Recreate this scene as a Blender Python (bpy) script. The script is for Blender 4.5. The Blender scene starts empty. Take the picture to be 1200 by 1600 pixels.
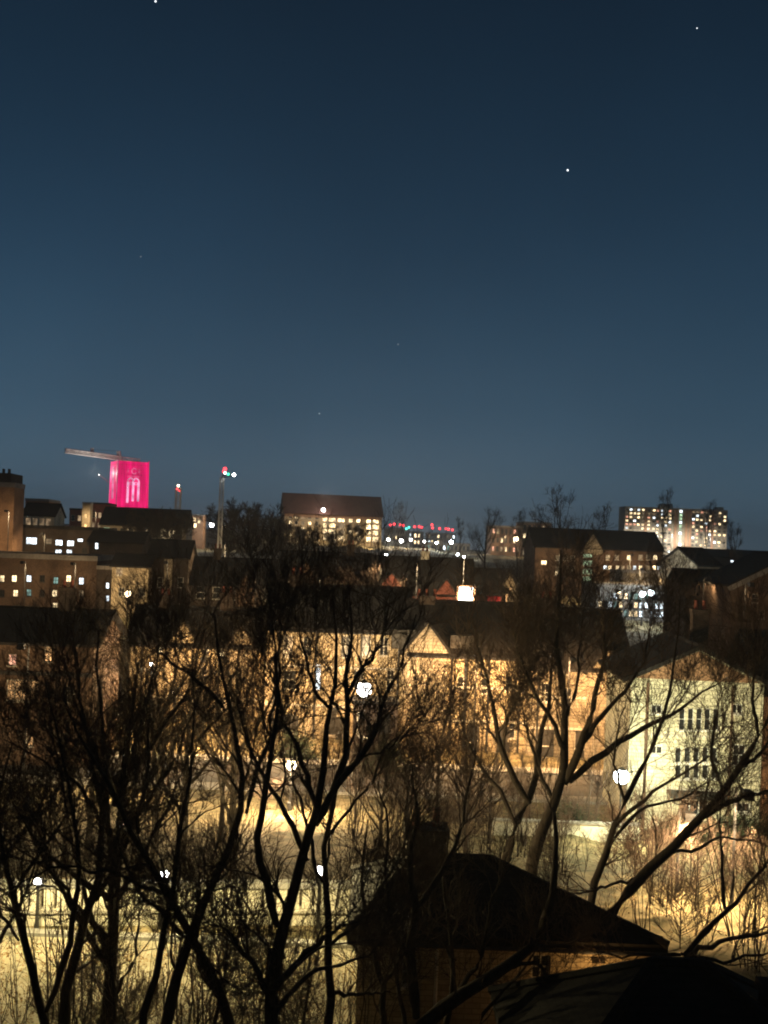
import bpy, math, random
import numpy as np
from mathutils import Matrix, Vector

# ------------------------------------------------------------------ camera, sky, exposure
scene = bpy.context.scene
F, CX, HY, ROLL = 1700.0, 600.0, 850.0, math.radians(2.2)
cam = bpy.data.cameras.new('camera'); cam_o = bpy.data.objects.new('camera', cam)
scene.collection.objects.link(cam_o)
cam.sensor_fit = 'VERTICAL'; cam.sensor_height = 24.0; cam.sensor_width = 18.0
cam.lens = 24.0 * F / 1600.0
cam.shift_y = (HY - 800.0) / 1600.0
cam.clip_start = 0.1; cam.clip_end = 20000
cam_o.matrix_world = Matrix.Rotation(math.radians(90), 4, 'X') @ Matrix.Rotation(ROLL, 4, 'Z')
scene.camera = cam_o

world = bpy.data.worlds.new('World'); scene.world = world; world.use_nodes = True
wn, wl = world.node_tree.nodes, world.node_tree.links
wn.clear()
w_out = wn.new('ShaderNodeOutputWorld'); w_bg = wn.new('ShaderNodeBackground')
w_tc = wn.new('ShaderNodeTexCoord'); w_sep = wn.new('ShaderNodeSeparateXYZ')
w_ramp = wn.new('ShaderNodeValToRGB')
wl.new(w_tc.outputs['Generated'], w_sep.inputs[0]); wl.new(w_sep.outputs['Z'], w_ramp.inputs[0])
def lin(r, g, b):
    return tuple(((c/255)/12.92 if c/255 < .04045 else ((c/255+.055)/1.055)**2.4) for c in (r, g, b))
w_ramp.color_ramp.interpolation = 'B_SPLINE'
stops = [(0.0, (90, 107, 119)), (0.04, (74, 98, 115)), (0.12, (51, 78, 98)), (0.24, (32, 57, 78)),
         (0.36, (21, 42, 60)), (0.48, (15, 31, 46)), (1.0, (10, 21, 34))]
cr = w_ramp.color_ramp
while len(cr.elements) < len(stops): cr.elements.new(.5)
for e, (p, c) in zip(cr.elements, stops):
    e.position = p; e.color = (*lin(*c), 1)
# the town's glow: a little stronger over the centre, which lies ahead to the left
w_dot = wn.new('ShaderNodeVectorMath'); w_dot.operation = 'DOT_PRODUCT'
w_dot.inputs[1].default_value = (-0.5, 0.866, 0)
wl.new(w_tc.outputs['Generated'], w_dot.inputs[0])
w_map = wn.new('ShaderNodeMapRange'); w_map.inputs[1].default_value = -1; w_map.inputs[2].default_value = 1
w_map.inputs[3].default_value = 0.45; w_map.inputs[4].default_value = 1.12
wl.new(w_dot.outputs['Value'], w_map.inputs[0])
w_nz = wn.new('ShaderNodeTexNoise'); w_nz.inputs['Scale'].default_value = 2.6; w_nz.inputs['Detail'].default_value = 5   # thin uneven high haze
wl.new(w_tc.outputs['Generated'], w_nz.inputs['Vector'])
w_nm = wn.new('ShaderNodeMapRange'); w_nm.inputs[1].default_value = .3; w_nm.inputs[2].default_value = .7; w_nm.inputs[3].default_value = .9; w_nm.inputs[4].default_value = 1.1
wl.new(w_nz.outputs[0], w_nm.inputs[0])
w_mul = wn.new('ShaderNodeMath'); w_mul.operation = 'MULTIPLY'; wl.new(w_map.outputs[0], w_mul.inputs[0]); wl.new(w_nm.outputs[0], w_mul.inputs[1])
wl.new(w_ramp.outputs[0], w_bg.inputs['Color']); wl.new(w_mul.outputs[0], w_bg.inputs['Strength'])
wl.new(w_bg.outputs[0], w_out.inputs[0])

vs = scene.view_settings
vs.view_transform = 'Standard'; vs.look = 'None'; vs.exposure = 0.0; vs.gamma = 1.0; vs.use_curve_mapping = False
scene.render.engine = 'CYCLES'
scene.cycles.filter_width = 2.0
scene.cycles.max_bounces = 4
scene.cycles.sample_clamp_indirect = 4.0

ADDED_HAZE = 0.00036
# ------------------------------------------------------------------ helpers
COL = scene.collection
RNG = random.Random(7)
cR, sR = math.cos(ROLL), math.sin(ROLL)
def ray(px, py):
    u, v = px - CX, HY - py
    return Vector(((u*cR - v*sR)/F, 1.0, (u*sR + v*cR)/F))
def P(px, py, d): return ray(px, py) * d

_PY = [-60, 0, 8, 16, 24, 29.5, 43, 62, 67, 83, 100, 130, 160, 200, 300, 450, 700, 1200, 2500, 9000]
_PL = [-2.5, -3.5, -6.5, -10, -13.2, -14, -14.1, -15.6, -16, -16, -14.2, -11.5, -10, -7.5, -3.5, 1.5, 5, 2, -8, -60]
_PR = [-2.5, -3.5, -6.5, -10, -13.2, -14, -14.1, -15.6, -16, -16, -14.2, -10.5, -9, -7.5, -4, -2.5, -3, -5, -10, -60]
def gz(x, y):
    a = np.interp(y, _PY, _PL); b = np.interp(y, _PY, _PR)
    t = min(max((x/(0.25*abs(y)+12)) + .5, 0), 1); t = t*t*(3-2*t)
    return float(a*(1-t) + b*t)

def tag(o, label=None, cat=None, group=None, kind=None):
    if label: o['label'] = label
    if cat: o['category'] = cat
    if group: o['group'] = group
    if kind: o['kind'] = kind
    return o
def empty(name, loc=(0,0,0), rz=0.0):
    o = bpy.data.objects.new(name, None); COL.objects.link(o)
    o.location = loc; o.rotation_euler = (0, 0, rz); o.empty_display_size = .3
    return o
def link_mesh(name, me, parent=None, loc=(0,0,0), rz=0.0):
    o = bpy.data.objects.new(name, me); COL.objects.link(o)
    o.location = loc; o.rotation_euler = (0, 0, rz)
    if parent: o.parent = parent
    return o

class MB:
    def __init__(s): s.v = []; s.f = []
    def quad(s, a, b, c, d):
        n = len(s.v); s.v += [a, b, c, d]; s.f.append((n, n+1, n+2, n+3)); return s
    def tri(s, a, b, c):
        n = len(s.v); s.v += [a, b, c]; s.f.append((n, n+1, n+2)); return s
    def hexa(s, p):
        n = len(s.v); s.v += [tuple(q) for q in p]
        for q in ((0,3,2,1),(4,5,6,7),(0,1,5,4),(1,2,6,5),(2,3,7,6),(3,0,4,7)): s.f.append(tuple(n+i for i in q))
        return s
    def box(s, x0, x1, y0, y1, z0, z1):
        return s.hexa([(x0,y0,z0),(x1,y0,z0),(x1,y1,z0),(x0,y1,z0),(x0,y0,z1),(x1,y0,z1),(x1,y1,z1),(x0,y1,z1)])
    def slab(s, a, b, c, d, t):
        a, b, c, d = map(Vector, (a, b, c, d)); n = (b-a).cross(c-a)
        if n.length < 1e-6: n = (c-a).cross(d-a)
        n.normalize()
        if n.z < 0: n = -n
        n *= t
        return s.hexa([a, b, c, d, a+n, b+n, c+n, d+n])
    def prism(s, poly, axis, a, b):          # polygon in two coords extruded along axis
        def pt(p, t): return {'x': (t, p[0], p[1]), 'y': (p[0], t, p[1]), 'z': (p[0], p[1], t)}[axis]
        n = len(s.v); k = len(poly)
        s.v += [pt(p, a) for p in poly] + [pt(p, b) for p in poly]
        s.f.append(tuple(n+i for i in range(k))); s.f.append(tuple(n+k+i for i in reversed(range(k))))
        for i in range(k):
            j = (i+1) % k; s.f.append((n+i, n+k+i, n+k+j, n+j))
        return s
    def tube(s, pts, radii, n=8, cap=True):
        pts = [Vector(p) for p in pts]
        if not hasattr(radii, '__len__'): radii = [radii]*len(pts)
        base = len(s.v)
        for i, p in enumerate(pts):
            t = (pts[min(i+1, len(pts)-1)] - pts[max(i-1, 0)]).normalized()
            ref = Vector((0,0,1)) if abs(t.z) < .9 else Vector((1,0,0))
            a = t.cross(ref).normalized(); b = t.cross(a)
            for k in range(n):
                q = 2*math.pi*k/n; s.v.append(tuple(p + (a*math.cos(q) + b*math.sin(q))*radii[i]))
        for i in range(len(pts)-1):
            for k in range(n):
                k2 = (k+1) % n
                s.f.append((base+i*n+k, base+i*n+k2, base+(i+1)*n+k2, base+(i+1)*n+k))
        if cap:
            s.f.append(tuple(base+k for k in range(n)))
            e = base+(len(pts)-1)*n; s.f.append(tuple(e+k for k in reversed(range(n))))
        return s
    def lathe(s, prof, n=12, c=(0,0,0)):     # prof: list of (r, z)
        base = len(s.v)
        for r, z in prof:
            for k in range(n):
                q = 2*math.pi*k/n; s.v.append((c[0]+r*math.cos(q), c[1]+r*math.sin(q), c[2]+z))
        for i in range(len(prof)-1):
            for k in range(n):
                k2 = (k+1) % n; s.f.append((base+i*n+k, base+i*n+k2, base+(i+1)*n+k2, base+(i+1)*n+k))
        s.f.append(tuple(base+k for k in reversed(range(n))))
        e = base+(len(prof)-1)*n; s.f.append(tuple(e+k for k in range(n)))
        return s
    def mesh(s, name, mat, smooth=False):
        me = bpy.data.meshes.new(name); me.from_pydata([tuple(v) for v in s.v], [], s.f)
        import bmesh
        bm = bmesh.new(); bm.from_mesh(me); bmesh.ops.recalc_face_normals(bm, faces=bm.faces); bm.to_mesh(me); bm.free()
        me.materials.append(mat)
        if smooth: me.polygons.foreach_set('use_smooth', [True]*len(me.polygons))
        return me
    def build(s, name, mat, parent=None, loc=(0,0,0), rz=0.0, smooth=False):
        return link_mesh(name, s.mesh(name, mat, smooth), parent, loc, rz)
def sphere_prof(r, n=7, z=0.0):
    return [(max(r*math.sin(math.pi*i/n), .002), z - r*math.cos(math.pi*i/n)) for i in range(n+1)]

# ------------------------------------------------------------------ materials
def noise_mat(name, c1, c2, scale=4.0, rough=.85, bump=.0, brick=None, detail=6.0, c3=None, spec=.3, metallic=0.0, stretch=(1,1,1)):
    m = bpy.data.materials.new(name); m.use_nodes = True
    n, l = m.node_tree.nodes, m.node_tree.links
    b = n['Principled BSDF']; b.inputs['Roughness'].default_value = rough; b.inputs['Metallic'].default_value = metallic
    b.inputs['Specular IOR Level'].default_value = spec
    tc = n.new('ShaderNodeTexCoord'); mp = n.new('ShaderNodeMapping'); mp.inputs['Scale'].default_value = stretch
    l.new(tc.outputs['Object'], mp.inputs[0])
    nz = n.new('ShaderNodeTexNoise'); nz.inputs['Scale'].default_value = scale; nz.inputs['Detail'].default_value = detail
    nz.inputs['Roughness'].default_value = .65
    l.new(mp.outputs[0], nz.inputs['Vector'])
    rp = n.new('ShaderNodeValToRGB'); rp.color_ramp.elements[0].position = .32; rp.color_ramp.elements[1].position = .68
    rp.color_ramp.elements[0].color = (*c1, 1); rp.color_ramp.elements[1].color = (*c2, 1)
    if c3:
        e = rp.color_ramp.elements.new(.5); e.color = (*c3, 1)
    l.new(nz.outputs[0], rp.inputs[0]); col = rp.outputs[0]; h = nz.outputs[0]
    # large soft staining
    n2 = n.new('ShaderNodeTexNoise'); n2.inputs['Scale'].default_value = scale*.13; n2.inputs['Detail'].default_value = 4
    l.new(mp.outputs[0], n2.inputs['Vector'])
    mr = n.new('ShaderNodeMapRange'); mr.inputs[1].default_value = .3; mr.inputs[2].default_value = .7
    mr.inputs[3].default_value = .68; mr.inputs[4].default_value = 1.15; l.new(n2.outputs[0], mr.inputs[0])
    mul = n.new('ShaderNodeMix'); mul.data_type = 'RGBA'; mul.blend_type = 'MULTIPLY'; mul.inputs[0].default_value = 1
    l.new(col, mul.inputs[6]); l.new(mr.outputs[0], mul.inputs[7]); col = mul.outputs[2]
    if brick:
        # courses of masonry on upright walls, mapped by face direction (x+y along the wall, z up)
        sx = n.new('ShaderNodeSeparateXYZ'); l.new(tc.outputs['Object'], sx.inputs[0])
        ad = n.new('ShaderNodeMath'); ad.operation = 'ADD'; l.new(sx.outputs[0], ad.inputs[0]); l.new(sx.outputs[1], ad.inputs[1])
        cb = n.new('ShaderNodeCombineXYZ'); l.new(ad.outputs[0], cb.inputs[0]); l.new(sx.outputs[2], cb.inputs[1])
        bt = n.new('ShaderNodeTexBrick'); l.new(cb.outputs[0], bt.inputs['Vector'])
        bt.inputs['Scale'].default_value = 1; bt.inputs['Brick Width'].default_value = brick[0]; bt.inputs['Row Height'].default_value = brick[1]
        bt.inputs['Mortar Size'].default_value = brick[1]*.09; bt.inputs['Color1'].default_value = (1,1,1,1)
        bt.inputs['Color2'].default_value = (.72,.72,.72,1); bt.inputs['Mortar'].default_value = (.5,.5,.5,1)
        m3 = n.new('ShaderNodeMix'); m3.data_type = 'RGBA'; m3.blend_type = 'MULTIPLY'; m3.inputs[0].default_value = 1
        l.new(col, m3.inputs[6]); l.new(bt.outputs[0], m3.inputs[7]); col = m3.outputs[2]
    l.new(col, b.inputs['Base Color'])
    if bump:
        bp = n.new('ShaderNodeBump'); bp.inputs['Strength'].default_value = bump; bp.inputs['Distance'].default_value = .04
        l.new(h, bp.inputs['Height']); l.new(bp.outputs[0], b.inputs['Normal'])
    return m
def emit_mat(name, c, s, var=0.0, scale=1.2, sample=False):
    m = bpy.data.materials.new(name); m.use_nodes = True
    n, l = m.node_tree.nodes, m.node_tree.links
    b = n['Principled BSDF']; b.inputs['Base Color'].default_value = (.05,.05,.05,1); b.inputs['Roughness'].default_value = .3
    b.inputs['Emission Color'].default_value = (*c, 1); b.inputs['Emission Strength'].default_value = s
    if var:
        tc = n.new('ShaderNodeTexCoord'); oi = n.new('ShaderNodeObjectInfo'); vm = n.new('ShaderNodeVectorMath'); vm.operation = 'ADD'
        sc = n.new('ShaderNodeMath'); sc.operation = 'MULTIPLY'; sc.inputs[1].default_value = 37
        l.new(oi.outputs['Random'], sc.inputs[0]); l.new(tc.outputs['Object'], vm.inputs[0]); l.new(sc.outputs[0], vm.inputs[1])
        nz = n.new('ShaderNodeTexNoise'); nz.inputs['Scale'].default_value = scale; l.new(vm.outputs[0], nz.inputs['Vector'])
        mr = n.new('ShaderNodeMapRange'); mr.inputs[1].default_value = .35; mr.inputs[2].default_value = .65
        mr.inputs[3].default_value = s*(1-var); mr.inputs[4].default_value = s*(1+var*.5); l.new(nz.outputs[0], mr.inputs[0])
        m2 = n.new('ShaderNodeMapRange'); m2.inputs[3].default_value = .45; m2.inputs[4].default_value = 1.25; l.new(oi.outputs['Random'], m2.inputs[0])
        mm = n.new('ShaderNodeMath'); mm.operation = 'MULTIPLY'; l.new(mr.outputs[0], mm.inputs[0]); l.new(m2.outputs[0], mm.inputs[1])
        l.new(mm.outputs[0], b.inputs['Emission Strength'])
    m.cycles.emission_sampling = 'AUTO' if sample else 'NONE'
    return m
M = {}
M['ground'] = noise_mat('ground', (.07,.065,.03), (.32,.25,.14), 1.3, .95, .6, c3=(.17,.14,.075), detail=9)
M['road'] = noise_mat('road', (.05,.05,.05), (.075,.072,.068), 6, .8, .25)
M['yard'] = noise_mat('yard', (.22,.19,.13), (.34,.31,.24), 2.2, .9, .35, c3=(.28,.25,.18), detail=9)
M['kerb'] = noise_mat('kerb', (.25,.24,.22), (.36,.35,.32), 8, .85, .2)
M['bark'] = noise_mat('bark', (.030,.022,.017), (.078,.057,.043), 9, .95, .8, stretch=(1,1,.25))
M['twig'] = noise_mat('twig', (.055,.036,.027), (.12,.08,.058), 5, .9)
M['slate'] = noise_mat('slate', (.012,.0105,.010), (.028,.024,.023), 5, .8, .3, brick=(.30,.11))
M['slate_red'] = noise_mat('slate_red', (.055,.024,.018), (.10,.045,.032), 5, .85, .3)
M['stucco'] = noise_mat('stucco', (.42,.33,.21), (.60,.49,.33), 3, .9, .25, brick=(.45,.16))
M['stone'] = noise_mat('stone', (.30,.25,.18), (.45,.38,.28), 3, .9, .3, brick=(.6,.25))
M['white_brick'] = noise_mat('white_brick', (.62,.59,.43), (.78,.75,.57), 3, .85, .2, brick=(.6,.22))
M['red_brick'] = noise_mat('red_brick', (.22,.065,.045), (.36,.12,.085), 4, .9, .2, brick=(.25,.09))
M['brown_brick'] = noise_mat('brown_brick', (.12,.075,.05), (.22,.14,.095), 4, .9, .2, brick=(.25,.09))
M['tan_brick'] = noise_mat('tan_brick', (.34,.19,.11), (.48,.29,.18), 4, .9, .2, brick=(.25,.09))
M['dark_brick'] = noise_mat('dark_brick', (.055,.04,.032), (.11,.08,.062), 4, .9, .2, brick=(.25,.09))
M['concrete'] = noise_mat('concrete', (.22,.20,.18), (.34,.31,.28), 3, .9, .2)
M['pale_render'] = noise_mat('pale_render', (.55,.52,.42), (.70,.66,.55), 2.5, .9, .2)
M['trim'] = noise_mat('trim', (.45,.42,.36), (.62,.58,.5), 5, .7)
M['white_paint'] = noise_mat('white_paint', (.68,.67,.63), (.80,.79,.76), 6, .6)
M['dark_frame'] = noise_mat('dark_frame', (.03,.028,.026), (.055,.05,.046), 8, .6)
M['red_paint'] = noise_mat('red_paint', (.35,.02,.03), (.48,.04,.05), 5, .6)
M['dark_metal'] = noise_mat('dark_metal', (.035,.035,.037), (.07,.07,.072), 9, .55, metallic=.6)
M['grey_metal'] = noise_mat('grey_metal', (.28,.28,.27), (.42,.42,.40), 6, .55)
M['crane_paint'] = noise_mat('crane_paint', (.55,.54,.50), (.72,.70,.66), 3, .55)
M['evergreen'] = noise_mat('evergreen', (.02,.035,.016), (.06,.085,.04), 5, .85)
M['dry_leaf'] = noise_mat('dry_leaf', (.10,.055,.02), (.24,.15,.06), 5, .9)
def glass_mat():
    m = bpy.data.materials.new('dark_glass'); m.use_nodes = True; b = m.node_tree.nodes['Principled BSDF']
    n, l = m.node_tree.nodes, m.node_tree.links
    nz = n.new('ShaderNodeTexNoise'); nz.inputs['Scale'].default_value = .6
    r = n.new('ShaderNodeValToRGB'); r.color_ramp.elements[0].color = (.012,.014,.017,1); r.color_ramp.elements[1].color = (.035,.037,.04,1)
    l.new(nz.outputs[0], r.inputs[0]); l.new(r.outputs[0], b.inputs['Base Color'])
    b.inputs['Roughness'].default_value = .08; b.inputs['Specular IOR Level'].default_value = .6
    return m
M['glass'] = glass_mat()
M['lit_warm'] = emit_mat('lit_warm', (1,.74,.40), 3.8, .75)
M['lit_amber'] = emit_mat('lit_amber', (1,.52,.2), 2.0, .8, 2.0)
M['lit_pink'] = emit_mat('lit_pink', (1,.45,.28), 1.8, .7, 2.0)
M['lit_cool'] = emit_mat('lit_cool', (.82,.93,1), 4.0, .6)
M['lit_bright'] = emit_mat('lit_bright', (.85,.95,1), 9, .4)
M['lit_green'] = emit_mat('lit_green', (.6,.9,.55), 1.4, .7)
M['lit_teal'] = emit_mat('lit_teal', (.45,.85,.75), .7, .6)
M['lit_dim'] = emit_mat('lit_dim', (1,.68,.38), .35, .8)
M['bulb_white'] = emit_mat('bulb_white', (1,.97,.92), 30)
M['bulb_cool'] = emit_mat('bulb_cool', (.86,.96,1), 30)
M['bulb_warm'] = emit_mat('bulb_warm', (1,.78,.48), 14)
M['bulb_sodium_unseen'] = emit_mat('bulb_sodium_unseen', (1,.5,.12), 6)
M['led_red'] = emit_mat('led_red', (1,.04,.05), 5)
M['led_green'] = emit_mat('led_green', (.05,1,.45), 3)
M['led_teal'] = emit_mat('led_teal', (.1,.95,.75), 3)
M['star_white'] = emit_mat('star_white', (.9,.95,1), 2.2)
M['star_dim'] = emit_mat('star_dim', (.8,.9,1), .22)
M['sign_face'] = emit_mat('sign_face', (1,.96,.88), 12)
M['lancet_light'] = emit_mat('lancet_light', (1,.45,.72), 1.2, .5, .25)
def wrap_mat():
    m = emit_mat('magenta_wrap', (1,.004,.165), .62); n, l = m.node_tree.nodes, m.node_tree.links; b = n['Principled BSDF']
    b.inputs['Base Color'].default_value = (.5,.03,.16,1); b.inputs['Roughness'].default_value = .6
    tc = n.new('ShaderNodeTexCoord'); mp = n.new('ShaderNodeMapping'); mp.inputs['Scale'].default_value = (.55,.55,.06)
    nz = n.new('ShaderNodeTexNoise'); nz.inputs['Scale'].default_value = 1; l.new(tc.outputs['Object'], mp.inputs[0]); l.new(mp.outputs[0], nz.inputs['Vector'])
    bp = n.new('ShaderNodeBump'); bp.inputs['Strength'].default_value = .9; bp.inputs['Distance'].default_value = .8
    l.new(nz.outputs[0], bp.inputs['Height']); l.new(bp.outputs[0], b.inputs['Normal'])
    mr = n.new('ShaderNodeMapRange'); mr.inputs[1].default_value = .3; mr.inputs[2].default_value = .7; mr.inputs[3].default_value = .5; mr.inputs[4].default_value = 1.35  # light behind the sheet put into the emission as streaky variation
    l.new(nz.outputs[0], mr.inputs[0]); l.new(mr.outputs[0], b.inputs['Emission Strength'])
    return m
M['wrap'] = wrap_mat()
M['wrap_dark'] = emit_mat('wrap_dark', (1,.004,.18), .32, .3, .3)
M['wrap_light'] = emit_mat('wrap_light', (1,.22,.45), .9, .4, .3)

# ------------------------------------------------------------------ ground and road
def build_ground():
    ys = list(np.arange(-60, 0, 6)) + list(np.arange(0, 46, 1.0)) + list(np.arange(46, 66, 1.5)) + list(np.arange(66, 140, 3.0))
    y = 140.0
    while y < 2600: ys.append(y); y *= 1.06
    ys.append(2600.0)
    nt = 121; v = []; f = []
    rr = np.random.default_rng(3)
    for y in ys:
        half = 55 + 1.1*max(y, 0)
        for i in range(nt):
            t = -1 + 2*i/(nt-1); t = t*abs(t)**.35
            x = t*half; flat = (29 < y < 44 and x < 4) or 65 < y < 84
            nz = 0 if flat else rr.normal()*(.05 + .0006*min(y, 900))
            v.append((x, y, gz(x, y) + nz))
    for j in range(len(ys)-1):
        for i in range(nt-1):
            a = j*nt+i; f.append((a, a+1, a+nt+1, a+nt))
    mb = MB(); mb.v = v; mb.f = f
    o = mb.build('ground', M['ground'], smooth=True); tag(o, kind='structure')
build_ground()
# paved street in front of the slotted wall, its kerb, and the road before the terrace
o = MB().quad((-34,29.2,-13.985),(1.0,29.2,-13.985),(1.0,37.6,-14.02),(-34,37.6,-14.02)).build('street', M['yard']); tag(o, kind='structure')
o = MB().box(-34, 1.0, 37.6, 38.05, -14.3, -13.9).build('kerb', M['kerb']); tag(o, kind='structure')
o = MB().quad((-90,70.5,-15.97),(90,70.5,-15.97),(90,77.5,-15.97),(-90,77.5,-15.97)).build('road', M['road']); tag(o, kind='structure')
mb = MB(); mb.box(-90,90,77.5,79.3,-16.3,-15.85); mb.box(-90,90,69.0,70.5,-16.3,-15.85)
o = mb.build('pavement', M['kerb']); tag(o, kind='structure')

# ------------------------------------------------------------------ buildings
_cache = {}
def window_meshes(w, h, pane_mat, frame_mat, style):
    key = (round(w,2), round(h,2), pane_mat.name, frame_mat.name, style)
    if key in _cache: return _cache[key]
    w, h = key[0], key[1]; t = min(.07, w*.09); fr = MB()
    fr.box(-w/2, w/2, 0, .07, 0, t); fr.box(-w/2, w/2, 0, .07, h-t, h)
    fr.box(-w/2, -w/2+t, .002, .068, t, h-t); fr.box(w/2-t, w/2, .002, .068, t, h-t)
    nx, nz = style
    for i in range(1, nx): x = -w/2 + w*i/nx; fr.box(x-t*.4, x+t*.4, .004, .066, t, h-t)
    for i in range(1, nz): z = h*i/nz; fr.box(-w/2+t, w/2-t, .006, .064, z-t*.4, z+t*.4)
    fr.box(-w/2-.06, w/2+.06, -.17, .0, -.09, -.002)      # projecting sill
    pn = MB().box(-w/2+.01, w/2-.01, .045, .06, .01, h-.01)
    _cache[key] = (fr.mesh('window', frame_mat), pn.mesh('pane', pane_mat)); return _cache[key]

TER = []
class Building:
    """facade at local y=0 facing -y, x along it, origin at the facade's middle on the ground"""
    def __init__(s, name, label, px0, px1, py_eave, d, rot=0.0, depth=9.0, base=None, cat='house', group=None):
        pm = (px0+px1)/2; c = P(pm, py_eave, d); r = math.radians(rot)
        s.w = (px1-px0)/F*d/max(math.cos(r), .5); s.depth = depth; s.rot = r
        zb = base if base is not None else gz(c.x, c.y) - .4
        s.h = c.z - zb; s.o = Vector((c.x, c.y, zb)); s.d = d
        s.root = empty(name, s.o, r); tag(s.root, label, cat, group)
        s.n = Vector((math.sin(r), -math.cos(r), 0)); s.wins = []; s.extra = []
    def loc(s, px, py):
        q = ray(px, py); t = s.o.dot(s.n)/q.dot(s.n); p = q*t - s.o
        return (p.x*math.cos(s.rot) + p.y*math.sin(s.rot), p.z, t)
    def win(s, px, py, wp, hp, mat, style=(1,2), frame='trim'):
        x, z, t = s.loc(px, py); w, h = wp/F*t, hp/F*t
        s.wl(x, z-h/2, w, h, mat, style, frame)
    def wl(s, x, z, w, h, mat, style=(1,2), frame='trim'):
        x0, x1 = x-w/2, x+w/2
        if x0 < -s.w/2+.1 or x1 > s.w/2-.1 or z < .1 or z+h > s.h-.05: return
        for (a, b, c, e, *_r) in s.wins:
            if x0 < b+.05 and x1 > a-.05 and z < e+.05 and z+h > c-.05: return
        s.wins.append((x0, x1, z, z+h, mat, style, frame))
    def grid(s, cols, rows, w, h, z0, dz, pick, style=(1,2), frame='trim', x0=None, x1=None):
        a = -s.w/2+w if x0 is None else x0; b = s.w/2-w if x1 is None else x1
        for j in range(rows):
            for i in range(cols):
                x = a + (b-a)*(i/(cols-1) if cols > 1 else .5)
                m = pick(i, j)
                if m: s.wl(x, z0+j*dz, w, h, m, style, frame)
    def finish(s, wall, roof='side', roof_h=3.0, roof_mat='slate', over=.35, gable_mat=None, parapet=.5, ridge=None, cant=0.0):
        W, D, H = s.w/2, s.depth, s.h
        xs = sorted(set([-W, W] + [round(q, 3) for w in s.wins for q in w[:2]]))
        zs = sorted(set([0, H] + [round(q, 3) for w in s.wins for q in w[2:4]]))
        mb = MB(); R = .17
        ops = [[round(q, 3) for q in w[:4]] for w in s.wins]
        for i in range(len(xs)-1):
            cx = (xs[i]+xs[i+1])/2; run = None
            for j in range(len(zs)-1):
                cz = (zs[j]+zs[j+1])/2
                if any(o[0] < cx < o[1] and o[2] < cz < o[3] for o in ops):
                    if run is not None: mb.quad((xs[i],0,run),(xs[i+1],0,run),(xs[i+1],0,zs[j]),(xs[i],0,zs[j])); run = None
                elif run is None: run = zs[j]
            if run is not None: mb.quad((xs[i],0,run),(xs[i+1],0,run),(xs[i+1],0,H),(xs[i],0,H))
        for a, b, c, e in ops:
            mb.quad((a,0,c),(b,0,c),(b,R,c),(a,R,c)); mb.quad((a,0,e),(b,0,e),(b,R,e),(a,R,e))
            mb.quad((a,0,c),(a,0,e),(a,R,e),(a,R,c)); mb.quad((b,0,c),(b,0,e),(b,R,e),(b,R,c))
            mb.quad((a,R+.02,c),(b,R+.02,c),(b,R+.02,e),(a,R+.02,e))
        mb.quad((-W,0,0),(-W,D,0),(-W,D,H),(-W,0,H)); V = W-cant; mb.quad((W,0,0),(V,D,0),(V,D,H),(W,0,H))
        mb.quad((-W,D,0),(V,D,0),(V,D,H),(-W,D,H)); mb.quad((-W,0,H),(W,0,H),(V,D,H),(-W,D,H))
        mb.quad((-W,0,0),(W,0,0),(V,D,0),(-W,D,0))
        t = .22; ro = MB(); o = over
        if roof == 'side':
            mb.tri((-W,0,H),(-W,D,H),(-W,D/2,H+roof_h)); mb.tri((W,0,H),(W,D,H),(W,D/2,H+roof_h))
            k = roof_h/(D/2)
            for sg in (0, 1):
                y0, z0, y1, z1 = ((-o, H-o*k, D/2, H+roof_h) if not sg else (D+o, H-o*k, D/2, H+roof_h))
                ro.slab((-W-o, y0, z0+.02), (W+o, y0, z0+.02), (W+o, y1, z1+.02), (-W-o, y1, z1+.02), t)
            ro.tube([(-W-o, D/2, H+roof_h+t*.9), (W+o, D/2, H+roof_h+t*.9)], .16, 6)
        elif roof == 'front':
            mb.tri((-W,0,H),(W,0,H),(0,0,H+roof_h)); mb.tri((-W,D,H),(W,D,H),(0,D,H+roof_h)); k = roof_h/W
            for sg in (-1, 1):
                ro.slab((sg*(W+o), -o, H-o*k+.02), (0, -o, H+roof_h+.02), (0, D+o, H+roof_h+.02), (sg*(W+o), D+o, H-o*k+.02), t)
            ro.tube([(0, -o, H+roof_h+t*.9), (0, D+o, H+roof_h+t*.9)], .16, 6)
        elif roof == 'hip':
            k = roof_h/(D/2); r = max(W-D/2, .6); zb = H-o*k+.02; zt = H+roof_h+.02
            rl, rx = ridge or (-r, r)
            A, B, C2, D2 = (-W-o,-o,zb), (W+o,-o,zb), (W+o-cant,D+o,zb), (-W-o,D+o,zb); E, G = (rl,D/2,zt), (rx,D/2,zt)
            up = lambda p: (p[0], p[1], p[2]+t)
            for q in ((A,B,G,E), (C2,D2,E,G)): ro.quad(*map(up, q)); ro.quad(*q)
            for q in ((B,C2,G), (D2,A,E)): ro.tri(*map(up, q)); ro.tri(*q)
            for a, b in ((A,B),(B,C2),(C2,D2),(D2,A)): ro.quad(a, b, up(b), up(a))
            for a, b in ((A,E),(B,G),(C2,G),(D2,E),(E,G)): ro.tube([(a[0],a[1],a[2]+t),(b[0],b[1],b[2]+t)], .13, 6)
        else:
            q = .25
            ro.box(-W-.08, W+.08, -.08, q, H+.004, H+parapet); ro.box(-W-.08, W+.08, D-q, D+.08, H+.004, H+parapet)
            ro.box(-W-.08, -W+q, q, D-q, H+.004, H+parapet-.002); ro.box(W-q, W+.08, q, D-q, H+.004, H+parapet-.002)
            ro.box(-W+q, W-q, q, D-q, H+.002, H+.12)
        s.wall_o = mb.build('wall', M[wall], s.root)
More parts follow.
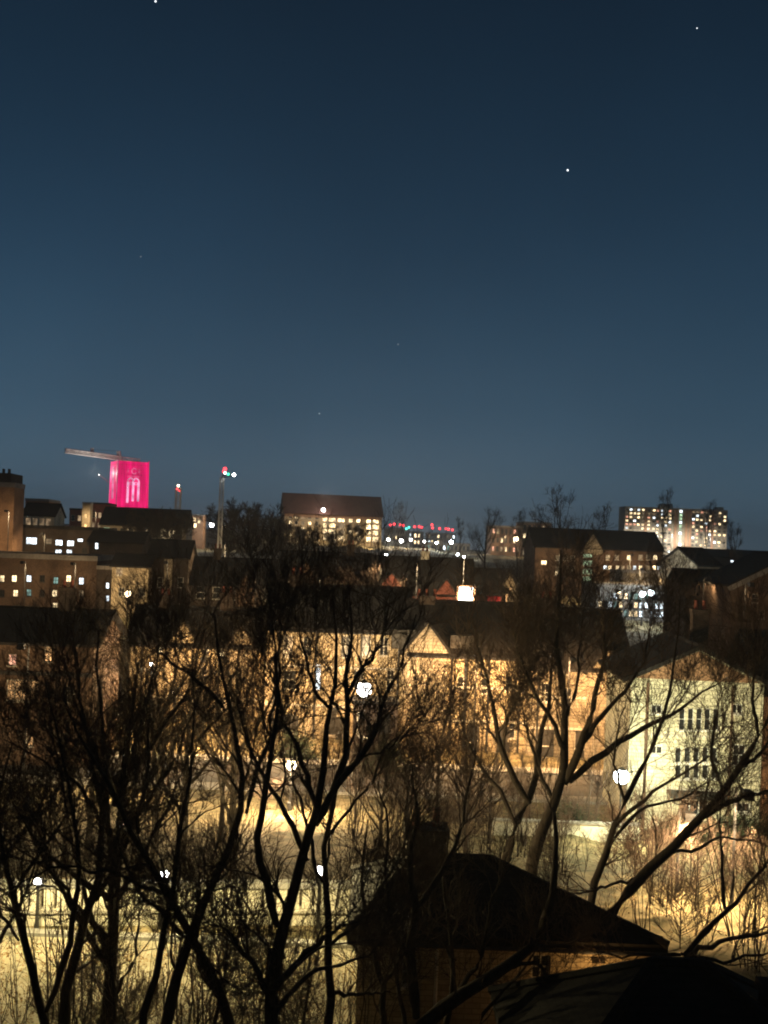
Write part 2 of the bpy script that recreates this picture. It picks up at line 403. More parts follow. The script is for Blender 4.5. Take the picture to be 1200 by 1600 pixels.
        s.roof_o = ro.build('roof', M[roof_mat], s.root)
        for x0, x1, z0, z1, mat, style, frame in s.wins:
            fm, pm = window_meshes(x1-x0-.02, z1-z0-.02, M[mat], M[frame], style)
            wo = link_mesh('window', fm, s.root, ((x0+x1)/2, .09, z0+.01))
            link_mesh('pane', pm, wo)
        s.roof_h = roof_h
        if s.root.name.startswith('terrace_house'): TER.append((s, 1))
        return s
    def chimney(s, x, y, w, z0, z1, d=.7, pots=2, mat='dark_brick'):
        m = MB(); m.box(x-w/2, x+w/2, y-d/2, y+d/2, z0, z1-.22); m.box(x-w/2-.07, x+w/2+.07, y-d/2-.07, y+d/2+.07, z1-.218, z1)
        c = m.build('chimney', M[mat], s.roof_o)
        for i in range(pots):
            px = x + (i-(pots-1)/2)*w*.5
            MB().lathe([(.13,0),(.15,.1),(.11,.15),(.11,.5),(.14,.55)], 8, (px, y, z1)).build('chimney_pot', M['red_brick'], s.roof_o)
        return c
    def front_gable(s, x, w, h_eave, apex, wall, back=3.5, proud=.35, roof_mat='slate', overhang=.25, z0=0.0):
        m = MB(); m.prism([(x-w/2,z0),(x+w/2,z0),(x+w/2,h_eave),(x,apex),(x-w/2,h_eave)], 'y', -proud, back)
        m.build('gable_wall', M[wall], s.root)
        r = MB(); k = (apex-h_eave)/(w/2)
        for sg in (-1, 1):
            r.slab((x+sg*(w/2+overhang), -proud-overhang, h_eave-overhang*k+.02), (x, -proud-overhang, apex+.02), (x, back, apex+.02), (x+sg*(w/2+overhang), back, h_eave-overhang*k+.02), .16)
        r.build('gable_roof', M[roof_mat], s.root)
    def pipe(s, x, z0, z1, mat='dark_metal', r=.06, foot=0.0):
        pts = [(x, -.12, z1), (x, -.12, z0)]
        if foot: pts += [(x+foot*.3, -.2, z0-.25), (x+foot, -.25, z0-.35)]
        MB().tube(pts, r, 8).build('downpipe', M[mat], s.root)

def lit(prob, *mats):
    def f(i, j): return RNG.choice(mats) if RNG.random() < prob else 'glass'
    return f

# --- near: house with the hipped roof under the camera
b = Building('foreground_house', 'low house with big black hipped roof and square chimney, nearest the middle foreground', 560, 1022, 1466, 31, 0, 5.4, cat='house')
b.win(845, 1512, 30, 40, 'glass', (2,2)); b.win(640, 1520, 26, 44, 'glass', (2,2))
b.finish('stucco', 'hip', 1.25, 'slate', over=.32, ridge=(-2.5, -.25), cant=3.4)
x, z, t = b.loc(675, 1345)
b.chimney(x*1.04, 2.2, 1.2, b.h+.5, b.h+2.55, 1.0, 2)
b.pipe(b.loc(682, 1500)[0], .3, b.h-.1, 'trim', .05)
x = b.loc(935, 1490)[0]; MB().prism([(-.28,b.h-.5),(-.004,b.h-.42),(-.004,b.h-.62)], 'x', x-.16, x+.16).build('added_wall_lamp', M['dark_metal'], b.root); FG = (b.root, (x, -.9, b.h-.6))  # wall lamp added to light the wall under the eaves
MB().tube([(-b.w/2-.3, -.40, b.h-.16), (b.w/2+.3, -.40, b.h-.16)], .06, 8).build('gutter', M['dark_metal'], b.root)

# --- near: dark roof at the bottom right
b = Building('bungalow', 'dark hip roofed bungalow at the bottom right, nothing of it lit', 850, 1390, 1772, 21.5, 0, 6.2, cat='house', base=-14.2)
b.finish('dark_brick', 'hip', 1.95, 'slate', over=.4)
b.chimney(2.4, 3.4, .7, b.h+1.0, b.h+1.7, .6, 1)

# --- white house on the right
b = Building('white_house', 'three storey pale brick house with mullioned windows, lit greenish white beside the street lamp', 988, 1192, 1064, 62, -3, 9.0, cat='house', base=-16.0)
for k in range(5):
    b.win(1066+k*13.2, 1124, 9.5, 34, 'glass', (1,2), 'white_paint')
for k in range(5):
    b.win(1060+k*14, 1180, 9.5, 24, 'glass', (1,1), 'white_paint'); b.win(1060+k*14, 1206, 9.5, 22, 'glass', (1,1), 'white_paint')
b.win(1026, 1172, 20, 14, 'glass', (2,1), 'white_paint'); b.win(1026, 1108, 18, 14, 'glass', (2,1), 'white_paint')
b.win(1152, 1108, 18, 16, 'glass', (2,1), 'white_paint'); b.win(1155, 1180, 20, 34, 'glass', (2,2), 'white_paint')
b.win(992+8, 1264, 9, 26, 'dark_frame', (1,1), 'dark_frame')
b.win(1085, 1262, 44, 26, 'glass', (3,1), 'white_paint'); b.win(1160, 1262, 26, 16, 'glass', (2,1), 'white_paint')
b.finish('white_brick', 'front', 1.8, 'slate', over=.5)
W = b.w/2
MB().prism([(-W*.93,b.h+.02),(W*.93,b.h+.02),(0,b.h+1.68)], 'y', -.05, -.01).build('gable_cladding', M['tan_brick'], b.root)
mb = MB(); x, z, t = b.loc(1085, 1241); mb.slab((x-1.6,-1.2,z-.05),(x+1.6,-1.2,z-.05),(x+1.6,-.02,z+.15),(x-1.6,-.02,z+.15),.07); mb.build('canopy', M['dark_metal'], b.root)
b.pipe(b.loc(1010, 1130)[0], .4, b.h-.2, 'brown_brick', .09); b.pipe(b.loc(1142, 1130)[0], .4, b.h-.2, 'brown_brick', .06)
b.chimney(1.4, 6.0, 1.0, b.h+1.2, b.h+3.8, .7, 2)
for z in (b.loc(1090, 1150)[1], b.loc(1090, 1234)[1]):
    MB().box(-W+.02, W-.02, -.06, -.003, z-.07, z+.07).build('string_course', M['trim'], b.root)
# attached dim neighbour at the right edge
b = Building('end_house', 'brown house half out of the frame beside the white brick house', 1196, 1330, 1085, 62.5, -3, 9.0, cat='house', base=-16.0)
b.grid(2, 3, 1.1, 1.5, 1.3, 2.7, lit(.1, 'lit_dim')); b.finish('tan_brick', 'side', 3.0, 'slate')

# --- the terrace lit orange
b = Building('terrace_house', 'orange lit terrace house right of the tan gable, behind the forked tree', 828, 984, 1042, 84, 2, 9.0, base=-16.4)
for (x, y) in ((852,1082),(887,1090),(960,1100),(852,1150),(905,1155),(960,1160)): b.win(x, y, 14, 30, 'glass', (2,2))
b.win(992-16, 1097, 3, 10, 'lit_dim', (1,1))
b.finish('stone', 'side', 4.0, 'slate')
x, z, t = b.loc(946, 1020); b.front_gable(x, 2.7, z-1.4, z+.3, 'stone', 4.0)
b.chimney(-2, 4.2, 1.2, b.h+2.5, b.h+5.0)
b = Building('terrace_house', 'tall bright orange house with a pointed gable and stone walls, middle of the terrace', 642, 827, 1022, 84.5, 2, 9.0, base=-16.4)
for (x, y, h) in ((795,1068,22),(655,1060,26),(720,1068,22),(757,1072,24),(625,1073,20),(690,1075,22),(670,1140,28),(735,1145,28),(800,1140,28)): b.win(x, y, 10, h, 'glass', (1,2))
b.finish('stucco', 'side', 3.6, 'slate')
x, z, t = b.loc(668, 974); b.front_gable(x, 3.4, z-2.2, z, 'stone', 4.2)
b.pipe(b.loc(727, 1080)[0], .4, b.h-.2, 'dark_metal', .12); b.chimney(-3.2, 4.4, 1.3, b.h+2.0, b.h+4.2, .8, 3)
x, z, t = b.loc(722, 1003); MB().box(x-.9, x+.9, -.1, 2.5, z-.5, z+.5).build('dormer', M['dark_frame'], b.root)
b = Building('terrace_house', 'orange lit terrace house with yellow windows under the eaves, above the bright lamp', 418, 640, 982, 86, 2, 9.0, base=-16.4)
for (x, y) in ((540,1010),(572,1010),(450,1010)): b.win(x, y, 15, 34, 'lit_dim', (2,2))
b.win(497, 1058, 8, 40, 'lit_bright', (1,3)); b.win(452, 1062, 20, 30, 'glass', (2,2)); b.win(480, 1010, 14, 30, 'glass', (2,2))
b.win(560, 1062, 16, 30, 'glass', (2,2)); b.win(610, 1062, 12, 30, 'glass', (2,2)); b.win(600, 1010, 14, 30, 'glass', (2,2)); b.win(450, 1130, 18, 30, 'glass', (2,2)); b.win(520, 1125, 14, 50, 'dark_frame', (1,1))
b.finish('stucco', 'side', 3.0, 'slate')
x, z, t = b.loc(637, 995); MB().box(x-1.3, x+.6, -.9, 2.0, z-.9, z+.6).build('bay_roof', M['dark_frame'], b.root)
b.chimney(-3.6, 4.4, 1.2, b.h+2.0, b.h+4.0)
b = Building('terrace_house', 'dim warm lit house seen through the dense twigs left of the terrace', 206, 412, 1006, 92, 4, 9.0, base=-16.2)
for (x, y, m) in ((250,1014,'lit_warm'),(271,1014,'lit_warm'),(295,1018,'lit_dim'),(322,1020,'lit_dim'),(347,1020,'lit_warm'),(380,1010,'lit_amber'),(242,1050,'glass'),(285,1052,'lit_dim'),(318,1050,'lit_amber'),(350,1052,'lit_dim'),(385,1050,'lit_amber'),(245,1100,'glass'),(300,1100,'lit_dim'),(350,1100,'lit_amber')):
    b.win(x, y, 9, 20 if y > 1030 else 12, m, (2,2))
b.finish('stucco', 'side', 2.6, 'slate'); b.chimney(2, 4.4, 1.2, b.h+2.0, b.h+4.2); b.chimney(-3.4, 4.4, 1.0, b.h+2.0, b.h+3.8)
b.front_gable(-1.2, 2.8, b.h-.3, b.h+1.9, 'stucco', 4.2, z0=b.h-3.2); b.front_gable(3.6, 2.6, b.h-.3, b.h+1.7, 'stone', 4.2, z0=b.h-3.2)
for o_, nm_ in TER:
    W_ = o_.w/2
    for q in (.36, .68): MB().box(-W_+.02, W_-.02, -.10, -.003, o_.h*q-.09, o_.h*q+.09).build('string_course', M['trim'], o_.root)
    for q in (-.82, -.3, .33, .86): o_.pipe(W_*q, .3, o_.h-.2, 'dark_metal', .08)
    MB().tube([(-W_-.3, -.42, o_.h-.28), (W_+.3, -.42, o_.h-.28)], .09, 8).build('gutter', M['dark_metal'], o_.root)
    for q in (-.6, .1, .62):
        d_ = MB().box(W_*q-.5, W_*q+.5, -.06, -.004, .45, 2.6).build('door', M['dark_frame'], o_.root)
        MB().box(W_*q+.32, W_*q+.4, -.1, -.06, 1.4, 1.55).build('handle', M['trim'], d_)
# dark shed under the lamp, with its white pipe
b = Building('shed', 'small dark flat roofed shed with a white drainpipe under the bright lamp', 553, 622, 1100, 79.8, 2, 3.0, cat='shed', base=-16.1)
b.win(600, 1130, 20, 30, 'dark_frame', (1,1), 'dark_frame'); b.finish('dark_brick', 'flat', parapet=.2, roof_mat='slate')
b.pipe(b.loc(560, 1120)[0], b.loc(560, 1146)[1], b.loc(560, 1112)[1], 'white_paint', .11, foot=.75)

# --- house at the left edge
b = Building('corner_house', 'dark house at the left edge with pink and amber windows lit through twigs', -60, 146, 1004, 74, 3, 9.5, base=-16.4)
b.win(19, 1031, 13, 18, 'lit_pink', (2,2)); b.win(75, 1022, 12, 24, 'lit_amber', (2,3)); b.win(35, 1079, 50, 34, 'lit_amber', (4,2)); b.win(46, 1158, 11, 16, 'lit_amber', (1,2))
b.win(110, 1085, 14, 26, 'glass', (2,2)); b.win(100, 1160, 16, 30, 'glass', (2,2)); b.win(-20, 1075, 18, 30, 'glass', (2,2))
b.finish('brown_brick', 'side', 1.8, 'slate', over=.5); b.chimney(1.5, 4.7, 1.1, b.h+1.8, b.h+3.6)
MB().box(-b.w/2+.02, b.w/2-.02, -.25, -.003, b.loc(40,1052)[1]-.12, b.loc(40,1052)[1]+.12).build('string_course', M['dark_frame'], b.root)

# --- left: office block, long block with scattered windows, tan tower
b = Building('apartment_block', 'long dark brick block with scattered yellow, white and green windows at the left', -60, 150, 873, 150, 4, 14, cat='apartment block')
lw = {(3,904):'lit_warm',(22,904):'lit_warm',(45,904):'lit_cool',(87,907):'lit_teal',(127,908):'lit_cool',(45,926):'lit_teal',(85,927):'lit_warm',(86,947):'lit_warm',(104,948):'lit_cool',(147,950):'lit_cool'}
for (x, y), m in lw.items(): b.win(x, y, 8, 11, m, (2,2), 'dark_frame')
for y, dy in ((904,0),(926,1),(948,2)):
    for x in (-40, -18, 3, 24, 45, 66, 87, 107, 127): b.win(x, y+dy, 8, 11, RNG.choice(['glass','glass','lit_dim','lit_warm']), (2,2), 'dark_frame')
b.finish('brown_brick', 'flat', parapet=.7, roof_mat='concrete')
b = Building('stair_tower', 'narrow dark stair tower with a column of small white windows', 152, 184, 890, 148, 4, 8, cat='stair tower')
for y in (915, 935, 957, 972, 981): b.win(168, y, 5, 9, 'lit_cool', (1,2), 'dark_frame')
b.finish('dark_brick', 'flat', parapet=.5, roof_mat='concrete')
b = Building('brick_tower', 'blank tan brick tower lit orange at the left edge of the skyline', -60, 22, 760, 180, 3, 6, cat='tower block')
b.finish('tan_brick', 'flat', parapet=.8, roof_mat='concrete')
mb = MB(); x0 = b.loc(-20, 757)[0]; x1 = b.loc(14, 757)[0]; mb.box(x0, x1, 1.0, 8, b.h, b.h+2.4)
for k in range(4): q = x0+.4+(x1-x0-.8)*k/3; mb.box(q-.18, q+.18, 1.1, 1.5, b.h+2.4, b.h+3.1)
mb.build('plant_room', M['dark_brick'], b.root)
b = Building('office_block', 'low dark block with bright white windows right of the tan brick tower', 34, 152, 827, 190, 4, 14, cat='office block')
for (x, y, w, h, m) in ((49,845,17,11,'lit_cool'),(92,848,11,9,'lit_cool'),(110,849,11,9,'lit_cool'),(125,844,9,5,'lit_cool'),(91,864,10,11,'lit_cool'),(108,864,9,11,'lit_cool'),(76,846,10,9,'lit_dim'),(132,860,8,8,'glass'),(140,848,8,8,'glass'),(60,864,9,9,'glass')):
    b.win(x, y, w, h, m, (2,2), 'dark_frame')
b.finish('dark_brick', 'flat', parapet=.6, roof_mat='slate')
b = Building('dormered_house', 'dark roofed house with pale dormer front beside the tan brick tower', 36, 84, 806, 215, 5, 10, cat='house')
b.grid(4, 1, 1.1, 1.6, b.h-2.0, 1, lit(.9, 'lit_dim')); b.finish('pale_render', 'side', 2.4, 'slate')
b = Building('brick_block', 'tan brick block rising behind the dormered house', 40, 76, 783, 260, 4, 12, cat='apartment block'); b.grid(3, 3, 1.2, 1.5, b.h-9, 3, lit(.1, 'lit_dim')); b.finish('tan_brick', 'flat', parapet=.6, roof_mat='concrete')
# red lit buildings and pale pier by the magenta tower
b = Building('red_block', 'small dark red block left of the pale pier near the magenta tower', 109, 130, 797, 300, 5, 10, cat='building'); b.grid(2, 2, 1.0, 1.6, b.h-6, 3, lit(.2,'lit_dim')); b.finish('red_brick', 'flat', parapet=.5, roof_mat='slate')
b = Building('red_hall', 'red lit hall between the pale pier and the magenta tower', 141, 172, 788, 320, 5, 12, cat='building'); b.grid(3, 2, 1.0, 1.6, b.h-7, 3, lit(.2,'lit_dim')); b.finish('red_brick', 'flat', parapet=.5, roof_mat='slate')
b = Building('stone_pier', 'slim pale stone stair pier with an amber light at its foot', 129, 141, 787, 290, 5, 4, cat='building'); b.win(134, 806, 4, 6, 'lit_amber', (1,1)); b.win(134, 822, 5, 8, 'lit_amber', (1,1)); b.finish('stone', 'flat', parapet=.4, roof_mat='concrete')
b = Building('college_hall', 'dark roofed stone hall directly below the magenta wrapped tower', 158, 290, 822, 250, 4, 14, cat='hall')
b.grid(10, 2, 1.4, 2.2, b.h-2.8, -3.6, lit(.4, 'lit_dim', 'lit_green', 'lit_warm'), (1,2)); b.finish('stone', 'side', 4.0, 'slate')
b = Building('lodge', 'dark house with four small white lit windows below the college hall', 140, 222, 848, 170, 4, 9)
for (x, y) in ((174,851),(180,853),(193,851),(193,869),(151,853)): b.win(x, y, 5.5, 10, 'lit_cool', (1,2), 'dark_frame')
b.finish('dark_brick', 'side', 1.6, 'slate')
b = Building('porch_house', 'cream bay fronted house lit by the warm wall lamp', 176, 232, 886, 142, 4, 8)
b.win(186, 893, 10, 12, 'lit_dim', (2,2)); b.win(206, 893, 22, 14, 'lit_dim', (3,2)); b.win(190, 925, 10, 14, 'glass', (2,2)); b.win(222, 925, 10, 14, 'glass', (2,2))
b.finish('stucco', 'side', 1.4, 'slate')
b = Building('columned_house', 'dark gabled house with a pale stone column at its corner', 233, 294, 872, 146, 4, 9)
b.win(250, 910, 9, 16, 'glass', (1,2)); b.win(282, 910, 9, 16, 'glass', (1,2)); b.finish('dark_brick', 'side', 2.2, 'slate')
x = b.loc(263, 900)[0]; MB().box(x-.55, x+.55, -.35, -.004, 0, b.h-.1).build('column', M['stone'], b.root)
# dim houses buried in the trees between the mast and the red gables
b = Building('hidden_house', 'dark roofed house buried in trees below the mast', 300, 430, 915, 132, 3, 9); b.win(385, 928, 10, 9, 'lit_warm', (2,1)); b.grid(5, 2, 1.1, 1.5, 1.5, 2.8, lit(.45, 'lit_dim', 'lit_warm')); b.finish('dark_brick', 'side', 3.0, 'slate'); b.chimney(-2.5, 4.4, 1.0, b.h+2, b.h+4.4); b.front_gable(1.8, 3.0, b.h-.4, b.h+1.9, 'brown_brick', 4.0, z0=b.h-2.5)
b = Building('hidden_house', 'dark roofed house buried in trees below the lit hall', 436, 580, 905, 140, 2, 9); b.grid(5, 2, 1.1, 1.5, 1.5, 2.8, lit(.4, 'lit_dim', 'lit_warm')); b.finish('dark_brick', 'side', 3.2, 'slate'); b.chimney(3.2, 4.4, 1.0, b.h+2, b.h+4.6); b.front_gable(-2.4, 3.2, b.h-.4, b.h+2.1, 'brown_brick', 4.0, z0=b.h-2.5)

# --- hall with red roof and lit stair windows
b = Building('hall', 'large hall with red pitched roof and columns of lit yellow windows on the skyline', 446, 597, 803, 400, 10, 15, cat='hall')
def hw(x, y, w, h, m, st=(2,2)): b.win(x, y, w, h, m, st)
for r in range(6):
    y = 811 + r*9.5
    for (x, w, p) in ((508,7,.75),(519,11,.85),(533,11,.85)): hw(x, y+(x-508)*.05, w, 7.2, 'lit_warm' if RNG.random() < p else 'lit_dim')
    for (x, w) in ((576,7),(587,10)): hw(x, y+3, w, 7.2, 'lit_warm' if RNG.random() < .85 else 'lit_dim')
    for x in (454, 463, 473, 484, 495): hw(x, y-2+(x-508)*.04, 5, 5.5, 'lit_warm' if RNG.random() < .22 else 'lit_dim' if RNG.random() < .4 else 'glass')
    for x in (548, 560): hw(x, y+2, 6, 6.5, 'lit_warm' if RNG.random() < .4 else 'lit_dim')
b.finish('stucco', 'side', 7.0, 'slate_red', over=.6)
MB().box(-b.w/2-.05, b.w/2+.05, -.12, -.004, b.h-1.6, b.h-.3).build('brick_band', M['tan_brick'], b.root)
MB().lathe(sphere_prof(.7, 6), 8, (b.loc(505, 797)[0], -1.0, b.loc(505, 797)[1])).build('floodlight', M['bulb_white'], b.root); FL = (b.root, (b.loc(505, 797)[0], -9.0, b.loc(505, 797)[1]+5))

# --- distant city between the hall and the trees
def far_block(px0, px1, py, d, wall, cols, rows, mats, p, label, name='city_block', red=(), teal=(), dep=14, cat='building'):
    b = Building(name, label, px0, px1, py, d, 3, dep, cat=cat)
    ww = min(1.8, b.w/cols*.55); dz = 3.4
    b.grid(cols, rows, ww, 1.9, b.h-2.6-dz*(rows-1), dz, lambda i, j: RNG.choice(mats) if RNG.random() < p else 'glass', (1,1), 'dark_frame')
    b.finish(wall, 'flat', parapet=.6, roof_mat='concrete')
    for lst, m, nm in ((red, 'led_red', 'red_roof_light'), (teal, 'led_teal', 'teal_roof_light')):
        for q in lst:
            x, z, t = b.loc(*q); mm = MB(); mm.tube([(x, .3, b.h), (x, .3, max(z, b.h+.8))], .12, 5); mm.build('light_mast', M['dark_metal'], b.root)
            MB().lathe(sphere_prof(.0011*d, 6), 8, (x, .3, max(z, b.h+.8))).build(nm, M[m], b.root)
    return b
far_block(602, 633, 826, 620, 'stone', 8, 6, ['lit_dim','lit_warm'], .45, 'pale city block topped by two red lights right of the hall', red=((610,820),(616,819),(625,820),(630,821)))
far_block(634, 662, 832, 640, 'dark_brick', 6, 5, ['lit_warm','lit_cool'], .35, 'dark city block with teal and red roof lights', red=((648,823),(655,823),(659,824)), teal=((635,826),(639,824)))
far_block(668, 712, 834, 660, 'brown_brick', 9, 5, ['lit_warm','lit_dim','lit_cool'], .3, 'broad city block with a row of red roof lights', red=((675,820),(676,825),(687,826),(697,826),(701,827),(707,828)))
b = far_block(646, 658, 832, 560, 'concrete', 2, 8, ['lit_warm'], .95, 'slim lit stair tower in front of the red lit city blocks')
far_block(600, 640, 846, 480, 'pale_render', 8, 3, ['lit_cool','lit_warm'], .5, 'low pale building bright with lamps right of the hall')
far_block(660, 735, 850, 470, 'stone', 12, 3, ['lit_cool','lit_warm','lit_teal'], .35, 'low building with greenish lights behind the red gabled house roof')
far_block(768, 815, 824, 420, 'brown_brick', 7, 5, ['lit_warm','lit_pink','lit_dim'], .3, 'brown flats with a few pinkish windows behind the spiky trees')
far_block(816, 862, 818, 430, 'tan_brick', 6, 5, ['lit_warm','lit_dim'], .3, 'tan flats just right of the brown flats on the skyline')

# --- red gabled house with the glowing sign
b = Building('gabled_house', 'red brick house with two pointed gables and dark slate roof behind the glowing sign', 584, 742, 928, 128, 2, 11)
for (x, y, w, h, m) in ((612,945,12,12,'glass'),(655,948,7,9,'lit_warm'),(690,950,20,10,'glass'),(640,950,8,8,'glass'),(672,930,8,10,'glass')): b.win(x, y, w, h, m, (2,1), 'white_paint')
b.finish('red_brick', 'side', 4.0, 'slate')
for (px, py, w) in ((612,896,4.4),(697,906,4.0)):
    x, z, t = b.loc(px, py); b.front_gable(x, w, z-2.6, z, 'red_brick', 4.5)
b.chimney(.3, 5.4, 1.0, b.h+3, b.h+5.0, .7, 2, 'pale_render')
b = Building('garage', 'low garage with red doors right of the glowing sign', 744, 784, 928, 126, 2, 7, cat='garage')
b.win(769, 942, 24, 22, 'red_paint', (4,1), 'red_paint'); b.finish('red_brick', 'side', 2.6, 'slate')
b = Building('cottage', 'small pale gabled cottage lit amber at the end of the garage', 783, 806, 915, 127, 2, 7)
b.win(792, 935, 4, 14, 'lit_amber', (1,2)); b.win(798, 922, 5, 8, 'lit_amber', (1,2)); b.finish('stucco', 'front', 1.6, 'slate')

# --- terraced hall with gable, right of centre
b = Building('residence_hall', 'wide dark roofed residence hall with pale gable and green lit stair windows', 836, 1036, 858, 190, 2, 12, cat='hall')
for y in (867, 880, 893, 905): b.win(918, y, 15, 9, 'lit_green', (3,1)); 
for (x, y, w, m) in ((837,866,9,'lit_dim'),(846,879,9,'lit_warm'),(851,880,6,'lit_warm'),(840,892,22,'lit_warm'),(867,896,8,'lit_warm'),(864,859,4,'lit_warm')): b.win(x+4, y, w, 7, m, (2,1))
for x in (950, 964, 983, 1001, 1013, 1024): b.win(x, 871, 7, 8, 'lit_dim' if x != 983 and x != 1024 else 'lit_warm', (2,2))
for x in (946, 953, 965, 973, 983, 992, 1001, 1012, 1022, 1030): b.win(x, 887, 6, 7, RNG.choice(['lit_warm','lit_cool','lit_warm','lit_dim']), (2,1))
for x in (872, 884, 895): b.win(x, 872, 7, 8, 'glass', (2,2)); b.win(x, 888, 7, 8, 'lit_dim', (2,2))
b.finish('brown_brick', 'side', 3.2, 'slate')
x, z, t = b.loc(926, 834); b.front_gable(x, 3.6, b.h-.2, z, 'stone', 6, proud=.4, z0=b.h-1.0)
b = Building('glazed_building', 'bright white glazed building behind the twigs, lit like a shop', 932, 1050, 918, 152, 2, 10, cat='building')
for j in range(4):
    for i in range(14):
        if j == 0 and i < 3: continue
        m = RNG.choice(['lit_cool','lit_cool','lit_teal','lit_warm','lit_dim','glass'] if j < 3 else ['lit_cool','lit_cool','lit_teal'])
        b.win(938+i*8.0, 930+j*13.5+i*.3, 6.4, 10, m, (1,2), 'dark_frame')
b.finish('concrete', 'flat', parapet=.4, roof_mat='concrete')
b = Building('stone_annex', 'tan stone annex lit from below by white lamps above the glazed building', 972, 1034, 896, 168, 2, 8, cat='building')
for x in (982, 996, 1010, 1024): b.win(x, 912, 7, 12, 'lit_dim', (1,2))
b.finish('stone', 'flat', parapet=.4, roof_mat='concrete')

# --- high rise
b = Building('apartment_tower', 'wide high rise slab with rows of lit windows and a white stair column', 976, 1138, 796, 900, 2, 20, cat='tower block', base=-12)
st = 3.05; n_st = int(b.h/st)
def hx(px): return b.loc(px, 830)[0]
for j in range(n_st):
    z = b.h - 2.4 - j*st
    for px in (979, 985, 991, 997, 1004, 1013, 1021, 1027, 1034, 1040, 1046, 1083, 1089, 1096, 1103, 1109, 1117, 1124, 1132):
        m = RNG.choice(['lit_warm','lit_warm','lit_cool','lit_pink','lit_warm']) if RNG.random() < (.5 if j < 6 else .35) else RNG.choice(['glass','lit_dim'])
        b.wl(hx(px), z, 2.1, 1.7, m, (2,1), 'dark_frame')
    b.wl(hx(1063), z-.2, 2.4, 2.3, 'lit_green' if j % 3 else 'lit_cool', (1,1), 'trim')
b.finish('stone', 'flat', parapet=1.0, roof_mat='concrete')
for (a, c, e) in ((1034,1052,4.5), (1122,1132,3.5)): MB().box(hx(a), hx(c), 4, 12, b.h, b.h+e).build('plant_room', M['stone'], b.root)
for px in (1008, 1055, 1072, 1078, 1113): MB().box(hx(px)-1, hx(px)+1, -.6, -.005, 0, b.h-.3).build('pier', M['tan_brick'], b.root)

# --- dark roofs at the right edge
b = Building('barn_house', 'big dark gabled house at the right edge with a pale sloping roof verge', 1146, 1330, 918, 96, -3, 12); b.win(1180, 935, 10, 14, 'glass'); b.win(1190, 960, 10, 14, 'glass')
b.finish('brown_brick', 'front', 2.8, 'slate', over=.3)
W = b.w/2
for sg in (-1, 1): MB().slab((sg*(W+.35), -.42, b.h-.55), (0, -.42, b.h+2.45), (0, -.32, b.h+2.45), (sg*(W+.35), -.32, b.h-.55), .42).build('bargeboard', M['concrete'], b.root)
b = Building('long_house', 'dark long roofed house in front of the high rise at the right', 1072, 1180, 932, 112, -2, 10); b.grid(4, 2, 1.1, 1.4, 1.5, 2.8, lit(.05,'lit_dim')); b.finish('dark_brick', 'side', 2.4, 'slate')
b = Building('gable_cottage', 'small house with a pale lit gable end below the high rise', 1088, 1128, 884, 150, 25, 8); b.finish('stucco', 'side', 2.2, 'slate')
b = Building('low_shed', 'low dark roof with two tiny white lights at the far right skyline', 1110, 1215, 872, 240, 2, 12, cat='shed')
b.win(1144, 868+9, 5, 4, 'lit_cool', (1,1)); b.win(1157, 869+9, 5, 4, 'lit_cool', (1,1)); b.finish('dark_brick', 'side', 1.5, 'slate')

